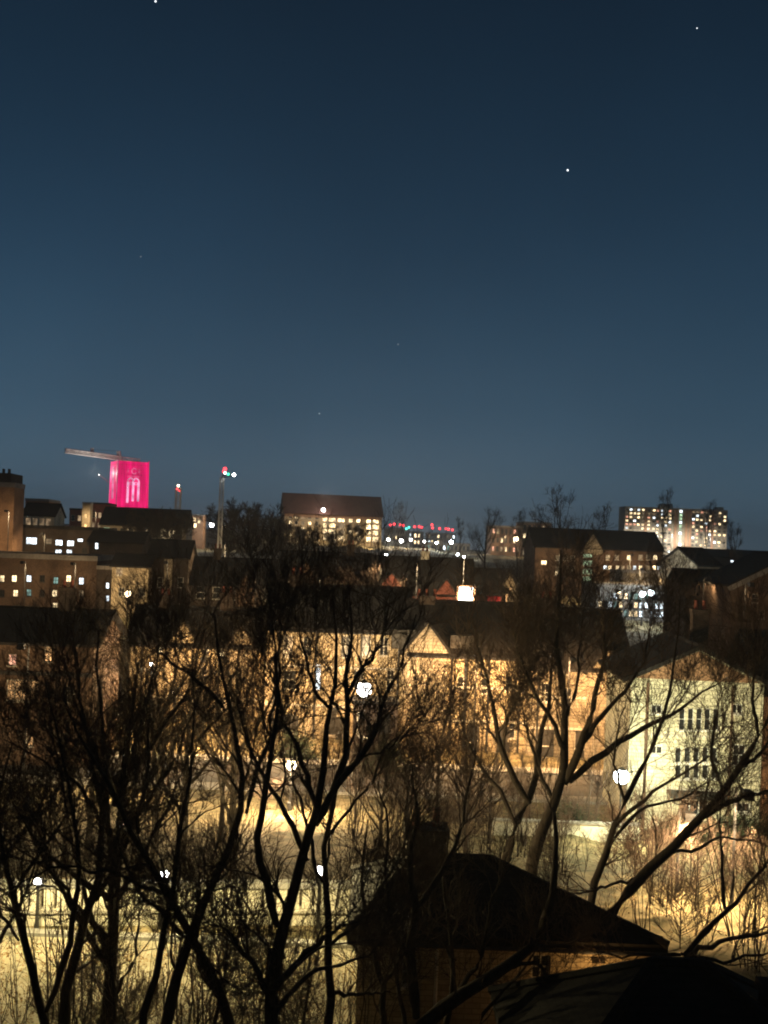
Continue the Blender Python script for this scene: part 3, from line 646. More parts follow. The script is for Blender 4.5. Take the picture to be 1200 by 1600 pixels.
# --- magenta wrapped tower
def magenta_tower():
    d = 500; c = P(206, 797, d); zb = gz(c.x, c.y) - .5; rz = math.radians(27)
    r = empty('wrapped_tower', (c.x, c.y, zb), rz); tag(r, 'square tower wrapped in glowing magenta sheeting with pale lancet lights', 'tower')
    top = P(205, 721, d).z - zb; W = 7.3
    MB().box(-W+.8, W-.8, .8, 2*W-.8, 0, top-.8).build('tower_core', M['stone'], r)
    mb = MB(); n = 9
    def ring(z, k): return [(-W*k, W-W*k, z), (W*k, W-W*k, z), (W*k, W+W*k, z), (-W*k, W+W*k, z)]
    lev = [(2, 1.03), (top*.25, 1.0), (top*.6, 1.0), (top*.9, .985), (top, .96)]
    for (z0, k0), (z1, k1) in zip(lev, lev[1:]):
        A, B = ring(z0, k0), ring(z1, k1)
        for i in range(4): mb.quad(A[i], A[(i+1)%4], B[(i+1)%4], B[i])
    mb.quad(*ring(top, .96)); mb.build('sheeting', M['wrap'], r)
    # poles of the scaffold under the sheet show as corner ridges and lifts
    for x in (-W, W):
        for y in (-.02, 2*W+.02): MB().tube([(x*1.01, y, 2), (x*.97, W+(y-W)*.97, top+.5)], .22, 6).build('scaffold_pole', M['wrap_light'] if x < 0 else M['wrap'], r)
    for q in (.27, .34, .47, .54, .61, .68, .81, .88, .95): MB().box(-W*.985, W*.985, -.10, .3, top*q-.07, top*q+.07).build('sheet_seam', M['wrap_dark'], r); MB().box(-W-.10, -W+.3, .4, 2*W-.4, top*q-.07, top*q+.07).build('sheet_seam', M['wrap_dark'], r)
    for q in (-.72, -.42, .5, .78): MB().box(W*q-.06, W*q+.06, -.11, .3, 3, top*.97).build('sheet_seam', M['wrap_dark'], r)
    # paired lancets with traceried heads
    mb = MB(); hz = top*.70; z0 = top*.40
    for sx in (-2.3, .15, 2.6):
        mb.box(sx-.5, sx+.5, -.3, -.16, z0+(.8 if sx > 0 else 0), hz)
    mb.build('lancet', M['lancet_light'], r)
    for cx0 in (-1.1, 1.4):
        mb = MB(); pts = []
        for k in range(11):
            a = math.pi*k/10; pts.append((cx0 + 1.35*math.cos(a), -.25, hz-.1 + 1.9*math.sin(a)))
        mb.tube(pts, .34, 6); mb.tube([(cx0+.7*math.cos(q*.6), -.25, hz-.6+.55*math.sin(q*.6)) for q in range(11)], .16, 6)
        mb.build('arch_head', M['lancet_light'], r)
    mb = MB(); mb.tube([(.4+1.15*math.cos(a*.3), -.28, top*.86+1.25*math.sin(a*.3)) for a in range(2, 20)], .22, 6); mb.build('clock_ring', M['wrap_light'], r)
    for sx, k in ((-2.4, .5), (2.6, -.3)):
        MB().tube([(sx-k, -.28, top*.84), (sx, -.28, top*.9), (sx+k*.4, -.28, top*.84)], .16, 5).build('ornament', M['wrap_light'], r)
    MB().box(-2.6, 2.9, -.24, -.16, hz+2.5, hz+2.75).build('string_course', M['wrap_light'], r)
    mb = MB()
    mb.box(-W-.3, -W-.18, 5.0, 9.0, top*.45, top*.92); mb.build('glow_panel', M['wrap_light'], r)  # bright glow on the sheet's left side put on as a panel
magenta_tower()

# --- tower crane behind it, and the two masts
def lattice(mb, a, b, w, n, r):
    a, b = Vector(a), Vector(b); t = (b-a).normalized(); ref = Vector((0,0,1)) if abs(t.z) < .8 else Vector((0,1,0))
    s1 = t.cross(ref).normalized()*w/2; s2 = t.cross(s1).normalized()*w/2
    cs = [s1+s2, s1-s2, -s1-s2, -s1+s2]
    for c in cs: mb.tube([a+c, b+c], r, 4, False)
    for i in range(n):
        p, q = a+(b-a)*i/n, a+(b-a)*(i+1)/n
        for k in range(4):
            c, e = cs[k], cs[(k+1)%4]
            mb.tube([p+(c if i%2 else e), q+(e if i%2 else c)], r*.6, 3, False); mb.tube([p+c, p+e], r*.5, 3, False)
JIB_FILL = []
def crane():
    d = 525; base = P(196, 800, d); zb = gz(base.x, base.y)
    r = empty('tower_crane', (base.x, base.y, zb)); tag(r, 'pale tower crane with long jib reaching left behind the magenta tower', 'crane')
    L = lambda px, py, dd=d: P(px, py, dd) - Vector((base.x, base.y, zb))
    top = L(187, 716)
    mb = MB(); lattice(mb, (top.x, 0, 0), (top.x, 0, top.z), 2.0, 16, .22); mb.build('mast', M['crane_paint'], r)
    tip = L(98, 703, 505); tip.y = -16
    mb = MB(); lattice(mb, (top.x, 0, top.z), tip, 1.7, 18, .30); mb.tube([Vector((top.x,0,top.z))+Vector((0,0,.2)), tip+Vector((0,0,.2))], .5, 6); mb.build('jib', M['crane_paint'], r)
    mb = MB(); lattice(mb, (top.x, 0, top.z), (top.x+9, 4, top.z-.6), 1.5, 5, .2); mb.build('counter_jib', M['crane_paint'], r)
    MB().box(top.x+6, top.x+9, 3, 5, top.z-3, top.z-.8).build('counterweight', M['concrete'], r)
    apex = L(185, 705); mb = MB(); lattice(mb, (top.x, 0, top.z), (apex.x, 0, apex.z), 1.3, 3, .25); mb.build('cat_head', M['crane_paint'], r)
    mb = MB(); p = L(150, 709); lattice(mb, (p.x, -7, p.z-1), (p.x, -7, p.z+2.2), .9, 2, .22); mb.build('trolley_post', M['crane_paint'], r)
    MB().tube([(apex.x, 0, apex.z), (p.x, -7, p.z+1.5)], .07, 4).build('tie_rod', M['dark_metal'], r)
    MB().lathe(sphere_prof(.1, 6), 8, (top.x-6, -14, top.z-9)).build('added_work_light', M['bulb_white'], r); MB().tube([(top.x, -1, top.z-15), (top.x-6, -14, top.z-9.1)], .15, 5).build('added_light_bracket', M['crane_paint'], r)  # work light and its bracket added to brighten the jib
    JIB_FILL.append((r, (top.x-7, -17, top.z-8)))
    MB().box(top.x-1.6, top.x-.2, -1.8, -.4, top.z-2.6, top.z-.6).build('cab', M['white_paint'], r)
crane()
def mast(px0, py0, px1, py1, d, w, mat, label, lights, name='lattice_mast'):
    top = P(px1, py1, d); zb = gz(top.x, d)-.3
    r = empty(name, (top.x, d, zb)); tag(r, label, 'mast')
    mb = MB(); lattice(mb, (0,0,0), (0,0,top.z-zb), w, int((top.z-zb)/w/1.1), w*.11); mb.build('lattice', M[mat], r)
    MB().box(-.5*w-.2, .5*w+.2, -.5*w-.2, .5*w+.2, -.1, .5).build('footing', M['concrete'], r)
    for (px, py, m, rad) in lights:
        q = P(px, py, d) - Vector((top.x, d, zb))
        MB().tube([(0, -.2, top.z-zb-.2), (q.x, -.3, q.z-rad*.5)], .06, 5).build('arm', M['dark_metal'], r)
        MB().lathe(sphere_prof(rad, 6), 10, (q.x, -.3, q.z)).build('signal_lamp', M[m], r)
    return r
mast(338, 960, 347, 745, 165, .52, 'crane_paint', 'tall grey lattice mast with red, green and white lights at its top', ((352,733,'led_red',.28),(350,737,'led_red',.22),(357,741,'led_green',.2),(366,742,'bulb_white',.24),(352,739,'bulb_white',.16)))
mast(279, 800, 279, 762, 330, 1.4, 'crane_paint', 'short slim mast with reddish lights right of the magenta tower', ((279,759,'bulb_warm',.35),(277,764,'led_red',.3),(281,767,'led_red',.25)))

# ------------------------------------------------------------------ slotted wall by the street
def slotted_wall():
    a = P(-120, 1388, 38.3); b_ = P(600, 1371, 40.2); L = (Vector((b_.x, b_.y, 0)) - Vector((a.x, a.y, 0))).length
    rz = math.atan2(b_.y-a.y, b_.x-a.x)
    r = empty('boundary_wall', (a.x, a.y, -14.25), rz); tag(r, 'long pale wall with narrow upright slots along the lit street', 'wall')
    top = (a.z + b_.z)/2 + 14.25; mb = MB()
    pitch = .46; n = int(L/pitch); z1, z2 = top-.95, top-.2
    mb.box(0, L, 0, .35, 0, z1)
    for i in range(n):
        x = i*pitch; mb.box(x, x+pitch-(.11 if i % 6 else .0), .02, .33, z1, z2)
    mb.build('masonry', M['pale_render'], r)
    x = 0; k = 0
    while x < L-.1:
        MB().box(x+.006, min(x+1.55, L)-.006, -.07, .42, z2, top+(.006 if k % 3 else -.01)).build('coping_stone', M['kerb'], r); x += 1.55; k += 1
    MB().box(0, L, -.09, -.002, z1-.14, z1-.03).build('string_course', M['trim'], r)
slotted_wall()

# ------------------------------------------------------------------ lamps
def point(parent, loc, color, watts, size=.15, spot=None, aim=None):
    li = bpy.data.lights.new('light_source', 'SPOT' if spot else 'POINT'); li.color = color; li.energy = watts; li.shadow_soft_size = size
    o = bpy.data.objects.new('light_source', li); COL.objects.link(o); o.parent = parent; o.location = loc
    if spot:
        li.spot_size = math.radians(spot); li.spot_blend = .6
        o.rotation_euler = Vector(aim).to_track_quat('-Z', 'Y').to_euler()
    return o
point(*FL, (1,.85,.7), 5000, .5)
point(*FG, (1,.55,.18), 50, .1)
for _r, _p in JIB_FILL: point(_r, _p, (1,.95,.85), 7000, .5)
COLS = {'white': (1,.95,.86), 'cool': (.86,.97,1), 'warm': (1,.70,.36), 'sodium': (1,.57,.24), 'greenish': (1,.95,.58), 'yellow': (1,.80,.37)}
def street_lamp(px, py, d, bulb, light, watts, label, rad=.22, style='globe', off=(0,-.6,-.35), post='dark_metal', name='street_lamp', h=None, aim=(0,.55,-1)):
    p = P(px, py, d); zb = gz(p.x, p.y) if h is None else p.z - h
    r = empty(name, (p.x, p.y, zb)); tag(r, label, 'street lamp'); H = p.z - zb
    if style == 'globe':
        MB().lathe([(.16,-.15),(.16,.5),(.08,.6),(.05,H-rad*1.3),(.09,H-rad*1.15),(.09,H-rad*.9)], 8).build('post', M[post], r)
        MB().lathe(sphere_prof(rad, 10), 16, (0,0,H)).build('globe', M[bulb], r, smooth=True)
        MB().lathe([(rad*.6, H+rad*.82), (rad*.35, H+rad*1.05), (.03, H+rad*1.25)], 10).build('cap', M[post], r)
    elif style == 'flood':
        MB().lathe([(.11,-.15),(.07,.3),(.05,H-.1)], 8).build('post', M[post], r)
        MB().box(-rad*1.15, rad*1.15, -.02, .22, H-rad*.8, H+rad*.8).build('housing', M[post], r)
        MB().lathe(sphere_prof(rad, 8), 12, (0,-.08,H)).build('lens', M[bulb], r, smooth=True)
    elif style == 'hood':      # full cut-off head on an arm, open only downwards
        MB().lathe([(.12,-.15),(.08,.5),(.05,H+.12)], 8).build('post', M[post], r)
        MB().tube([(0,0,H+.1), (0,-.5,H+.25), (0,-1.1,H+.22)], .04, 6).build('arm', M[post], r)
        mb = MB(); mb.box(-.2,.2,-1.6,-1.05,H+.18,H+.3); mb.box(-.2,-.17,-1.6,-1.05,H-.02,H+.18); mb.box(.17,.2,-1.6,-1.05,H-.02,H+.18)
        mb.box(-.17,.17,-1.6,-1.57,H-.06,H+.18); mb.box(-.17,.17,-1.08,-1.05,H-.06,H+.18); mb.build('housing', M[post], r)
        MB().box(-.15,.15,-1.5,-1.15,H+.1,H+.17).build('lens', M[bulb], r)
        off = (off[0], -1.32 + off[1], H+.02 + off[2]); point(r, off, COLS[light], watts, .12, 172, aim); return r
    point(r, (off[0], off[1], H+off[2]), COLS[light], watts, max(rad*.8, .12))
    return r
# on the boundary wall
street_lamp(60, 1377, 38.5, 'bulb_white', 'yellow', 1500, 'white flood lamp on the slotted wall, leftmost of its three lamps', .13, 'flood', off=(0,-2.4,1.6))
street_lamp(257, 1366, 39.0, 'bulb_white', 'yellow', 1500, 'white lamp on the slotted wall behind the crossing trunks', .16, 'globe', off=(0,-2.4,1.5))
street_lamp(500, 1360, 39.6, 'bulb_white', 'yellow', 1500, 'white twin flood lamp on the slotted wall beside the forked trunk', .17, 'flood', off=(0,-2.4,1.5))
# in the open ground and road
street_lamp(455, 1195, 63, 'bulb_warm', 'warm', 11000, 'warm globe lamp on a tall dark post in the open ground', .32, 'globe', off=(0,-.9,.3))
street_lamp(569, 1077, 78.3, 'bulb_white', 'warm', 4500, 'brightest white street lamp in front of the dark shed', .55, 'globe', off=(0,1.2,.5))
street_lamp(971, 1213, 59.5, 'bulb_cool', 'greenish', 4300, 'cool white street lamp at the left corner of the white brick house', .42, 'globe', off=(.9,-3.6,.6))
street_lamp(237, 1038, 84, 'bulb_cool', 'cool', 160, 'small bluish lamp left of the warm lit windows', .16, 'globe')
street_lamp(272, 1083, 80, 'bulb_warm', 'warm', 4000, 'small warm lamp in the dense twigs at left', .17, 'globe', off=(0,1.0,.3))
street_lamp(198, 1168, 66, 'bulb_warm', 'warm', 3000, 'low yellowish lamp among dark trunks left of centre', .13, 'globe')
# hooded sodium lamps, unseen, assumed from the orange light on the terrace
for (px, d, w, lab) in ((430, 80.3, 8000, 'assumed hooded sodium street lamp at the left end of the terrace'), (745, 79.9, 12000, 'assumed hooded sodium street lamp in front of the tan gable'),
                        (890, 79.8, 9000, 'assumed hooded sodium street lamp behind the forked tree'), (322, 85, 8000, 'assumed hooded sodium street lamp behind the dense twigs')):
    street_lamp(px, 1030, d, 'bulb_sodium_unseen', 'sodium', w, lab, .2, 'hood', off=(0,0,-.3))
street_lamp(1150, 1235, 44, 'bulb_sodium_unseen', 'warm', 8000, 'assumed hooded sodium lamp over the scrub at the right', .2, 'hood', off=(0,0,-.3), h=None)  # unseen lamp assumed from the orange light on the bank
street_lamp(1062, 1268, 46, 'bulb_sodium_unseen', 'warm', 5000, 'added hooded sodium lamp behind the thick leaning limb at the right', .2, 'hood', off=(0,0,-.3))  # second lamp added to spread light over the bank
# city lamps
i = 0
for (px, py, d, rad, bulb, light, w, lab) in (
    (200, 928, 139, .42, 'bulb_warm', 'warm', 800, 'warm round lamp in front of the cream bay fronted house'),
    (331, 820, 300, .62, 'bulb_white', 'white', 2500, 'white lamp left of the round tree on the skyline'),
    (349, 823, 310, .5, 'bulb_warm', 'warm', 1500, 'smaller warm lamp touching the round tree on the skyline'),
    (607, 843, 430, .62, 'bulb_white', 'white', 5000, 'white city lamp nearest the hall with the red roof'),
    (627, 845, 430, .72, 'bulb_white', 'warm', 5000, 'second white city lamp right of the red roofed hall'),
    (642, 843, 440, .55, 'bulb_white', 'white', 4000, 'third white city lamp right of the red roofed hall'),
    (663, 846, 440, .45, 'bulb_white', 'white', 4000, 'white city lamp right of the slim lit stair tower'),
    (682, 848, 420, .48, 'bulb_cool', 'cool', 4000, 'bluish city lamp in the middle of the low city lights'),
    (705, 847, 400, .7, 'bulb_cool', 'cool', 4000, 'bright bluish city lamp below the right end of the red lights'),
    (715, 866, 330, .42, 'bulb_cool', 'greenish', 3000, 'greenish white lamp below the row of city lamps'),
    (725, 870, 320, .36, 'bulb_white', 'white', 2000, 'lowest small white lamp of the city lights'),
    (806, 842, 380, .85, 'bulb_warm', 'warm', 3000, 'pinkish lamp in front of the brown flats'),
    (1004, 928, 147, .40, 'bulb_cool', 'cool', 1300, 'left of two cool lamps on the glazed building roofline'),
    (1018, 926, 147, .44, 'bulb_cool', 'cool', 1500, 'right of two cool lamps on the glazed building roofline'),
    (967, 926, 146, .25, 'bulb_warm', 'warm', 500, 'small warm lamp at the left end of the glazed building'),
    (603, 868, 300, .5, 'bulb_cool', 'cool', 1500, 'low white lamp just under the right end of the hall'),
    ):
    street_lamp(px, py, d, bulb, light, w, lab, rad, 'globe', off=(0,-2.0 if d < 250 else -4, .5))
for (px, py, d, w, lab) in ((520, 832, 382, 12000, 'assumed hooded lamp lighting the middle of the red roofed hall'), (470, 828, 380, 11000, 'assumed hooded lamp lighting the left end of the red roofed hall'), (584, 836, 388, 12000, 'assumed hooded lamp lighting the right end of the red roofed hall'),  # hall lamps assumed from its warm facade; those below added to brighten facades, mast
                            (1050, 835, 870, 150000, 'added hooded lamp before the high rise slab'), (1000, 835, 870, 120000, 'added hooded lamp at the left end of the high rise slab'), (1110, 840, 870, 120000, 'added hooded lamp at the right end of the high rise slab'),
                            (652, 880, 116, 7000, 'added hooded lamp between the two red gables'), (596, 876, 116, 5000, 'added hooded lamp at the left red gable'),
                            (14, 800, 168, 5000, 'added hooded lamp in front of the tan brick tower'), (40, 880, 138, 2200, 'added hooded lamp before the left half of the long dark brick block'), (118, 882, 138, 2200, 'added hooded lamp before the right half of the long dark brick block'),
                            (70, 835, 180, 2500, 'added hooded lamp before the low block with white windows'), (150, 800, 285, 7000, 'added hooded lamp before the red lit hall'), (200, 822, 238, 4000, 'added hooded lamp before the college hall'), (262, 880, 138, 900, 'added hooded lamp before the house with the stone column'),
                            (875, 862, 180, 3000, 'added hooded lamp before the left wing of the residence hall'), (985, 868, 180, 4500, 'added hooded lamp before the right wing of the residence hall'), (1100, 905, 104, 300, 'added hooded lamp before the dark long roofed house'), (1165, 915, 88, 350, 'added hooded lamp before the big gabled house at the right edge'),
                            (352, 850, 150, 5000, 'added hooded lamp at the foot of the tall grey mast'), (400, 905, 124, 4000, 'added hooded lamp before the house under the mast'), (500, 905, 130, 4000, 'added hooded lamp before the dark house below the hall'), (790, 835, 408, 9000, 'added hooded lamp before the brown flats'), (45, 1010, 66, 700, 'added hooded lamp at the dark corner house'), (1000, 890, 158, 3500, 'added hooded lamp under the tan stone annex')):
    street_lamp(px, py, d, 'bulb_sodium_unseen', 'warm' if d < 800 else 'white', w, lab, .2, 'hood', off=(0,0,-.3))

# lit windows strip (late shop) left of the mast
b = Building('corner_shop', 'small building with glowing amber windows between the two masts', 292, 318, 806, 305, 4, 8, cat='shop')
for (x, y) in ((298,813),(304,812),(311,814),(299,822),(305,821),(312,820)): b.win(x, y, 4.5, 7, 'lit_warm', (1,2))
b.finish('tan_brick', 'flat', parapet=.4, roof_mat='concrete')

# glowing sign on its post
def sign():
    c = P(728, 931, 123); zb = gz(c.x, c.y)
    r = empty('lit_sign', (c.x, c.y, zb), math.radians(2)); tag(r, 'blank white glowing sign board in front of the red gabled house', 'sign')
    H = c.z - zb; w, h = .80, .98
    MB().box(-w-.22, w+.22, 0, .3, H-h-.2, H+h+.08).build('case', M['tan_brick'], r)  # wide tan rim stands in for the orange glow round the sign
    MB().box(-w, w, -.05, -.002, H-h, H+h).build('sign_face', M['sign_face'], r)
    for x in (-.6, .6): MB().tube([(x, .15, -.2), (x, .15, H-h)], .07, 8).build('post', M['dark_metal'], r)
    MB().tube([(-.35, .15, H+h), (-.35, .15, H+h+3.2)], .05, 6).build('pole', M['white_paint'], r)
    MB().box(-w-.05, w+.05, -.25, .32, H+h+.085, H+h+.2).build('hood', M['tan_brick'], r)
    point(r, (0, -1.2, H), (1,.72,.45), 1800, .5)
sign()

# ------------------------------------------------------------------ stars
for (px, py, rad, m, lab) in ((243,2,.0016,'star_white','bright star at the very top of the sky, left of centre'), (1089,44,.0009,'star_white','small star near the top right corner'),
    (887,266,.0016,'star_white','bright star in the upper right of the sky'), (499,646,.0006,'star_white','tiny star low over the red roofed hall'), (713,658,.0005,'star_dim','tiny faint star low in the middle of the sky'),
    (220,401,.0012,'star_dim','faint star at mid height over the magenta tower'), (622,538,.0013,'star_dim','faint star at mid height in the middle of the sky'), (94,431,.0004,'star_dim','faintest star near the left edge of the sky')):
    p = P(px, py, 6000); o = MB().lathe(sphere_prof(rad*6000*.55, 6), 8).build('star', M[m], loc=p); tag(o, lab, 'star', 'stars in the night sky')

# ------------------------------------------------------------------ trees
def resample(pts, K, wig, rng):
    p = np.array(pts, float); seg = np.linalg.norm(np.diff(p, axis=0), axis=1); s = np.concatenate([[0], np.cumsum(seg)])
    t = np.linspace(0, s[-1], K); q = np.stack([np.interp(t, s, p[:, i]) for i in range(3)], 1)
    q[1:-1] = (q[:-2] + 2*q[1:-1] + q[2:])/4
    q[1:-1] += rng.normal(size=(K-2, 3))*wig
    return q
def grow(pts, rad, n, length, rng, ang=(.45,.95), up=.25, K=5, rr=.6, rmax=9, rmin=.004, tmin=.2, curl=.28):
    B, KP, _ = pts.shape; idx = np.repeat(np.arange(B), n); N = len(idx)
    t = tmin + (1-tmin)*rng.random(N)**.85; f = t*(KP-1); i0 = np.minimum(f.astype(int), KP-2); fr = (f-i0)[:, None]
    p = pts[idx, i0]*(1-fr) + pts[idx, i0+1]*fr; tan = pts[idx, i0+1] - pts[idx, i0]
    tan /= np.linalg.norm(tan, axis=1, keepdims=True)+1e-9
    r0 = rad[idx, i0]*(1-fr[:, 0]) + rad[idx, i0+1]*fr[:, 0]
    q = rng.normal(size=(N, 3)); q -= (q*tan).sum(1, keepdims=True)*tan; q /= np.linalg.norm(q, axis=1, keepdims=True)+1e-9
    a = rng.uniform(*ang, N)[:, None]; d = np.cos(a)*tan + np.sin(a)*q; d[:, 2] += up; d /= np.linalg.norm(d, axis=1, keepdims=True)
    L = (length*rng.uniform(.55, 1.3, N)*(1.2-.75*t))[:, None]
    out = np.zeros((N, K, 3)); out[:, 0] = p; drift = rng.normal(size=(N, 3))*curl*.6
    for k in range(1, K):
        d = d + rng.normal(size=(N, 3))*curl*.7 + drift/K; d[:, 2] += up*.25; d /= np.linalg.norm(d, axis=1, keepdims=True)
        out[:, k] = out[:, k-1] + d*L/(K-1)
    rs = np.clip(r0*rr, rmin*1.2, rmax); g = np.linspace(0, 1, K)[None]
    return out, rs[:, None]*(1-g) + rmin*g
def tubes(sets, name, mat):
    """sets: list of (pts[B,K,3], rad[B,K], sides) -> one mesh"""
    V, Fq, base = [], [], 0
    for pts, rad, n in sets:
        if not len(pts): continue
        B, K, _ = pts.shape; t = np.gradient(pts, axis=1); t /= np.linalg.norm(t, axis=2, keepdims=True)+1e-9
        ref = np.where(np.abs(t[..., 2:3]) < .9, np.array([0,0,1.]), np.array([1.,0,0])); a = np.cross(t, ref); a /= np.linalg.norm(a, axis=2, keepdims=True)+1e-9; b = np.cross(t, a)
        ang = 2*np.pi*np.arange(n)/n
        v = pts[:, :, None, :] + rad[:, :, None, None]*(a[:, :, None, :]*np.cos(ang)[None, None, :, None] + b[:, :, None, :]*np.sin(ang)[None, None, :, None])
        V.append(v.reshape(-1, 3))
        i = np.arange(B)[:, None, None]*K*n + np.arange(K-1)[None, :, None]*n + base; k = np.arange(n)[None, None]; k2 = (np.arange(n)+1) % n; k2 = k2[None, None]
        Fq.append(np.stack([i+k, i+k2, i+n+k2, i+n+k], -1).reshape(-1, 4)); base += B*K*n
    V = np.concatenate(V); Fq = np.concatenate(Fq).astype(np.int32)
    me = bpy.data.meshes.new(name); me.vertices.add(len(V)); me.vertices.foreach_set('co', V.astype(np.float32).ravel())
    me.loops.add(Fq.size); me.loops.foreach_set('vertex_index', Fq.ravel()); me.polygons.add(len(Fq))
    me.polygons.foreach_set('loop_start', np.arange(0, Fq.size, 4, dtype=np.int32)); me.polygons.foreach_set('loop_total', np.full(len(Fq), 4, np.int32))
    me.polygons.foreach_set('use_smooth', np.ones(len(Fq), bool)); me.update(); me.validate(); me.materials.append(mat)
    return me
TRIS = [0]
def tree_from_limbs(name, label, limbs, base, seed, dens=1.0, lens=(2.1, 1.5, 1.05, .55), group=None, nch=(10, 7, 6, 1), cat='tree', rmin=.0029):
    rng = np.random.default_rng(seed); K = 14
    pts = np.stack([resample(l[0], K, .03, rng) for l in limbs]); rad = np.stack([np.linspace(l[1], l[2], K) for l in limbs])
    rad[1:, 0] *= .6; rad[1:, 1] *= .9
    pts = pts - np.array(base)
    s1, r1 = grow(pts, rad, int(nch[0]*dens), lens[0], rng, K=8, rr=.5, rmax=.040, rmin=.008, tmin=.25)
    s2, r2 = grow(s1, r1, int(nch[1]*dens), lens[1], rng, K=8, rr=.6, rmin=.0055, tmin=.15, curl=.38)
    s3, r3 = grow(s2, r2, nch[2], lens[2], rng, K=6, rr=.65, rmin=rmin*1.2, tmin=.1, curl=.30, up=.32, ang=(.3,.75))
    s4, r4 = grow(s3, r3, nch[3], lens[3], rng, K=4, rr=.8, rmin=rmin, tmin=.15, curl=.4)
    root = empty(name, base); tag(root, label, cat, group)
    link_mesh('trunk', tubes([(pts, rad, 9)], 'trunk', M['bark']), root)
    link_mesh('crown', tubes([(s1, r1, 5), (s2, r2, 4), (s3, r3, 3), (s4, r4, 3)], 'crown', M['twig']), root)
    TRIS[0] += 2*(len(s1)*35 + len(s2)*20 + len(s3)*12 + len(s4)*6)
    return root
def hero(label, d, limbs, seed, dens=1.0, **kw):
    """limbs: list of (pixel polyline, width0 px, width1 px, depth lean m); the first starts at the ground"""
    rng = np.random.default_rng(seed+100); out = []; k = d/F/2*.70; base = None
    first = limbs[0][0][0]; q = P(first[0], first[1], d); base = (q.x, d, gz(q.x, d))
    seen = []
    for j, (pl, w0, w1, lean, *rest) in enumerate(limbs):
        d0 = d + (rest[0] if rest else 0.0); pts = []
        if j and len(rest) < 2 and seen:
            d0 = min(seen, key=lambda q: (q[0]-pl[0][0])**2 + (q[1]-pl[0][1])**2)[2]
        n = len(pl)
        for i, (x, y) in enumerate(pl):
            t = i/max(n-1, 1); pts.append(tuple(P(x, y, d0 + lean*t)))
            if i:
                for q in range(6): u = (q+1)/6; seen.append((pl[i-1][0]*(1-u)+x*u, pl[i-1][1]*(1-u)+y*u, d0 + lean*(t-(1-u)/max(n-1, 1))))
        if j == 0 or (rest and len(rest) > 1): pts = [(pts[0][0]+(.1 if j == 0 else .0), pts[0][1], gz(pts[0][0], d)-.3)] + pts
        out.append((pts, w0*k, w1*k*.6))
    return tree_from_limbs('bare_tree', label, out, base, seed, dens, group='bare trees in the foreground', **kw)
# left edge
hero('bare tree forking low at the left edge of the picture', 25, [
    ([(72,1600),(70,1573),(40,1490),(20,1400),(5,1310),(-10,1200),(-15,1110)], 26, 8, 1.5),
    ([(72,1580),(100,1510),(116,1440),(124,1370),(118,1290),(105,1210),(85,1130),(70,1060)], 17, 5, -2),
    ([(20,1400),(60,1330),(110,1270),(90,1200),(78,1120),(80,1050)], 10, 3, 2, .8),
    ([(30,1470),(-20,1400),(-60,1300)], 9, 3, 1, .5)], 11, 1.0)
hero('bare tree with a straight dark trunk left of the crossing trunks', 26.5, [
    ([(97,1600),(112,1490),(133,1453),(150,1407),(160,1290),(166,1200),(160,1120),(150,1040),(155,985)], 30, 7, 1.5),
    ([(150,1407),(190,1330),(225,1240),(235,1150),(228,1060)], 15, 4, -2, .7),
    ([(133,1453),(100,1380),(40,1330),(0,1310)], 12, 4, 1, .5),
    ([(160,1290),(120,1220),(70,1190),(5,1155)], 12, 4, -1.5, 1),
    ([(166,1200),(130,1130),(105,1060),(100,1010)], 10, 3, 1.5, 1.2)], 12, 1.05)
# crossing trunks
hero('bare tree with leaning trunks crossing in an X in front of the lit street', 23.5, [
    ([(250,1600),(272,1530),(296,1470),(322,1400),(352,1330),(385,1270),(378,1180),(352,1110),(345,1040),(335,960)], 34, 7, 2),
    ([(367,1600),(330,1520),(300,1472),(262,1400),(218,1330),(190,1270),(165,1200),(120,1150),(100,1090)], 32, 6, -1.5, .6, 1),
    ([(222,1600),(245,1520),(258,1440),(270,1380),(285,1290),(300,1200),(310,1120),(300,1050)], 24, 5, 1.5, -.6, 1),
    ([(352,1110),(318,1070),(280,1045),(230,1008),(200,985)], 12, 3, 1.5, 1.5),
    ([(385,1270),(402,1200),(425,1120),(440,1050),(430,980)], 14, 4, -2, 1),
    ([(262,1400),(230,1390),(170,1360),(80,1350),(0,1402)], 10, 3, -1, .2),
    ([(296,1470),(240,1420),(200,1370),(180,1290),(200,1220)], 12, 4, 2, 0),
    ([(300,1480),(350,1530),(390,1555)], 12, 5, -1, .4),
    ([(322,1400),(370,1380),(420,1480),(425,1550)], 5, 4, .3, .3)], 13, 1.05)
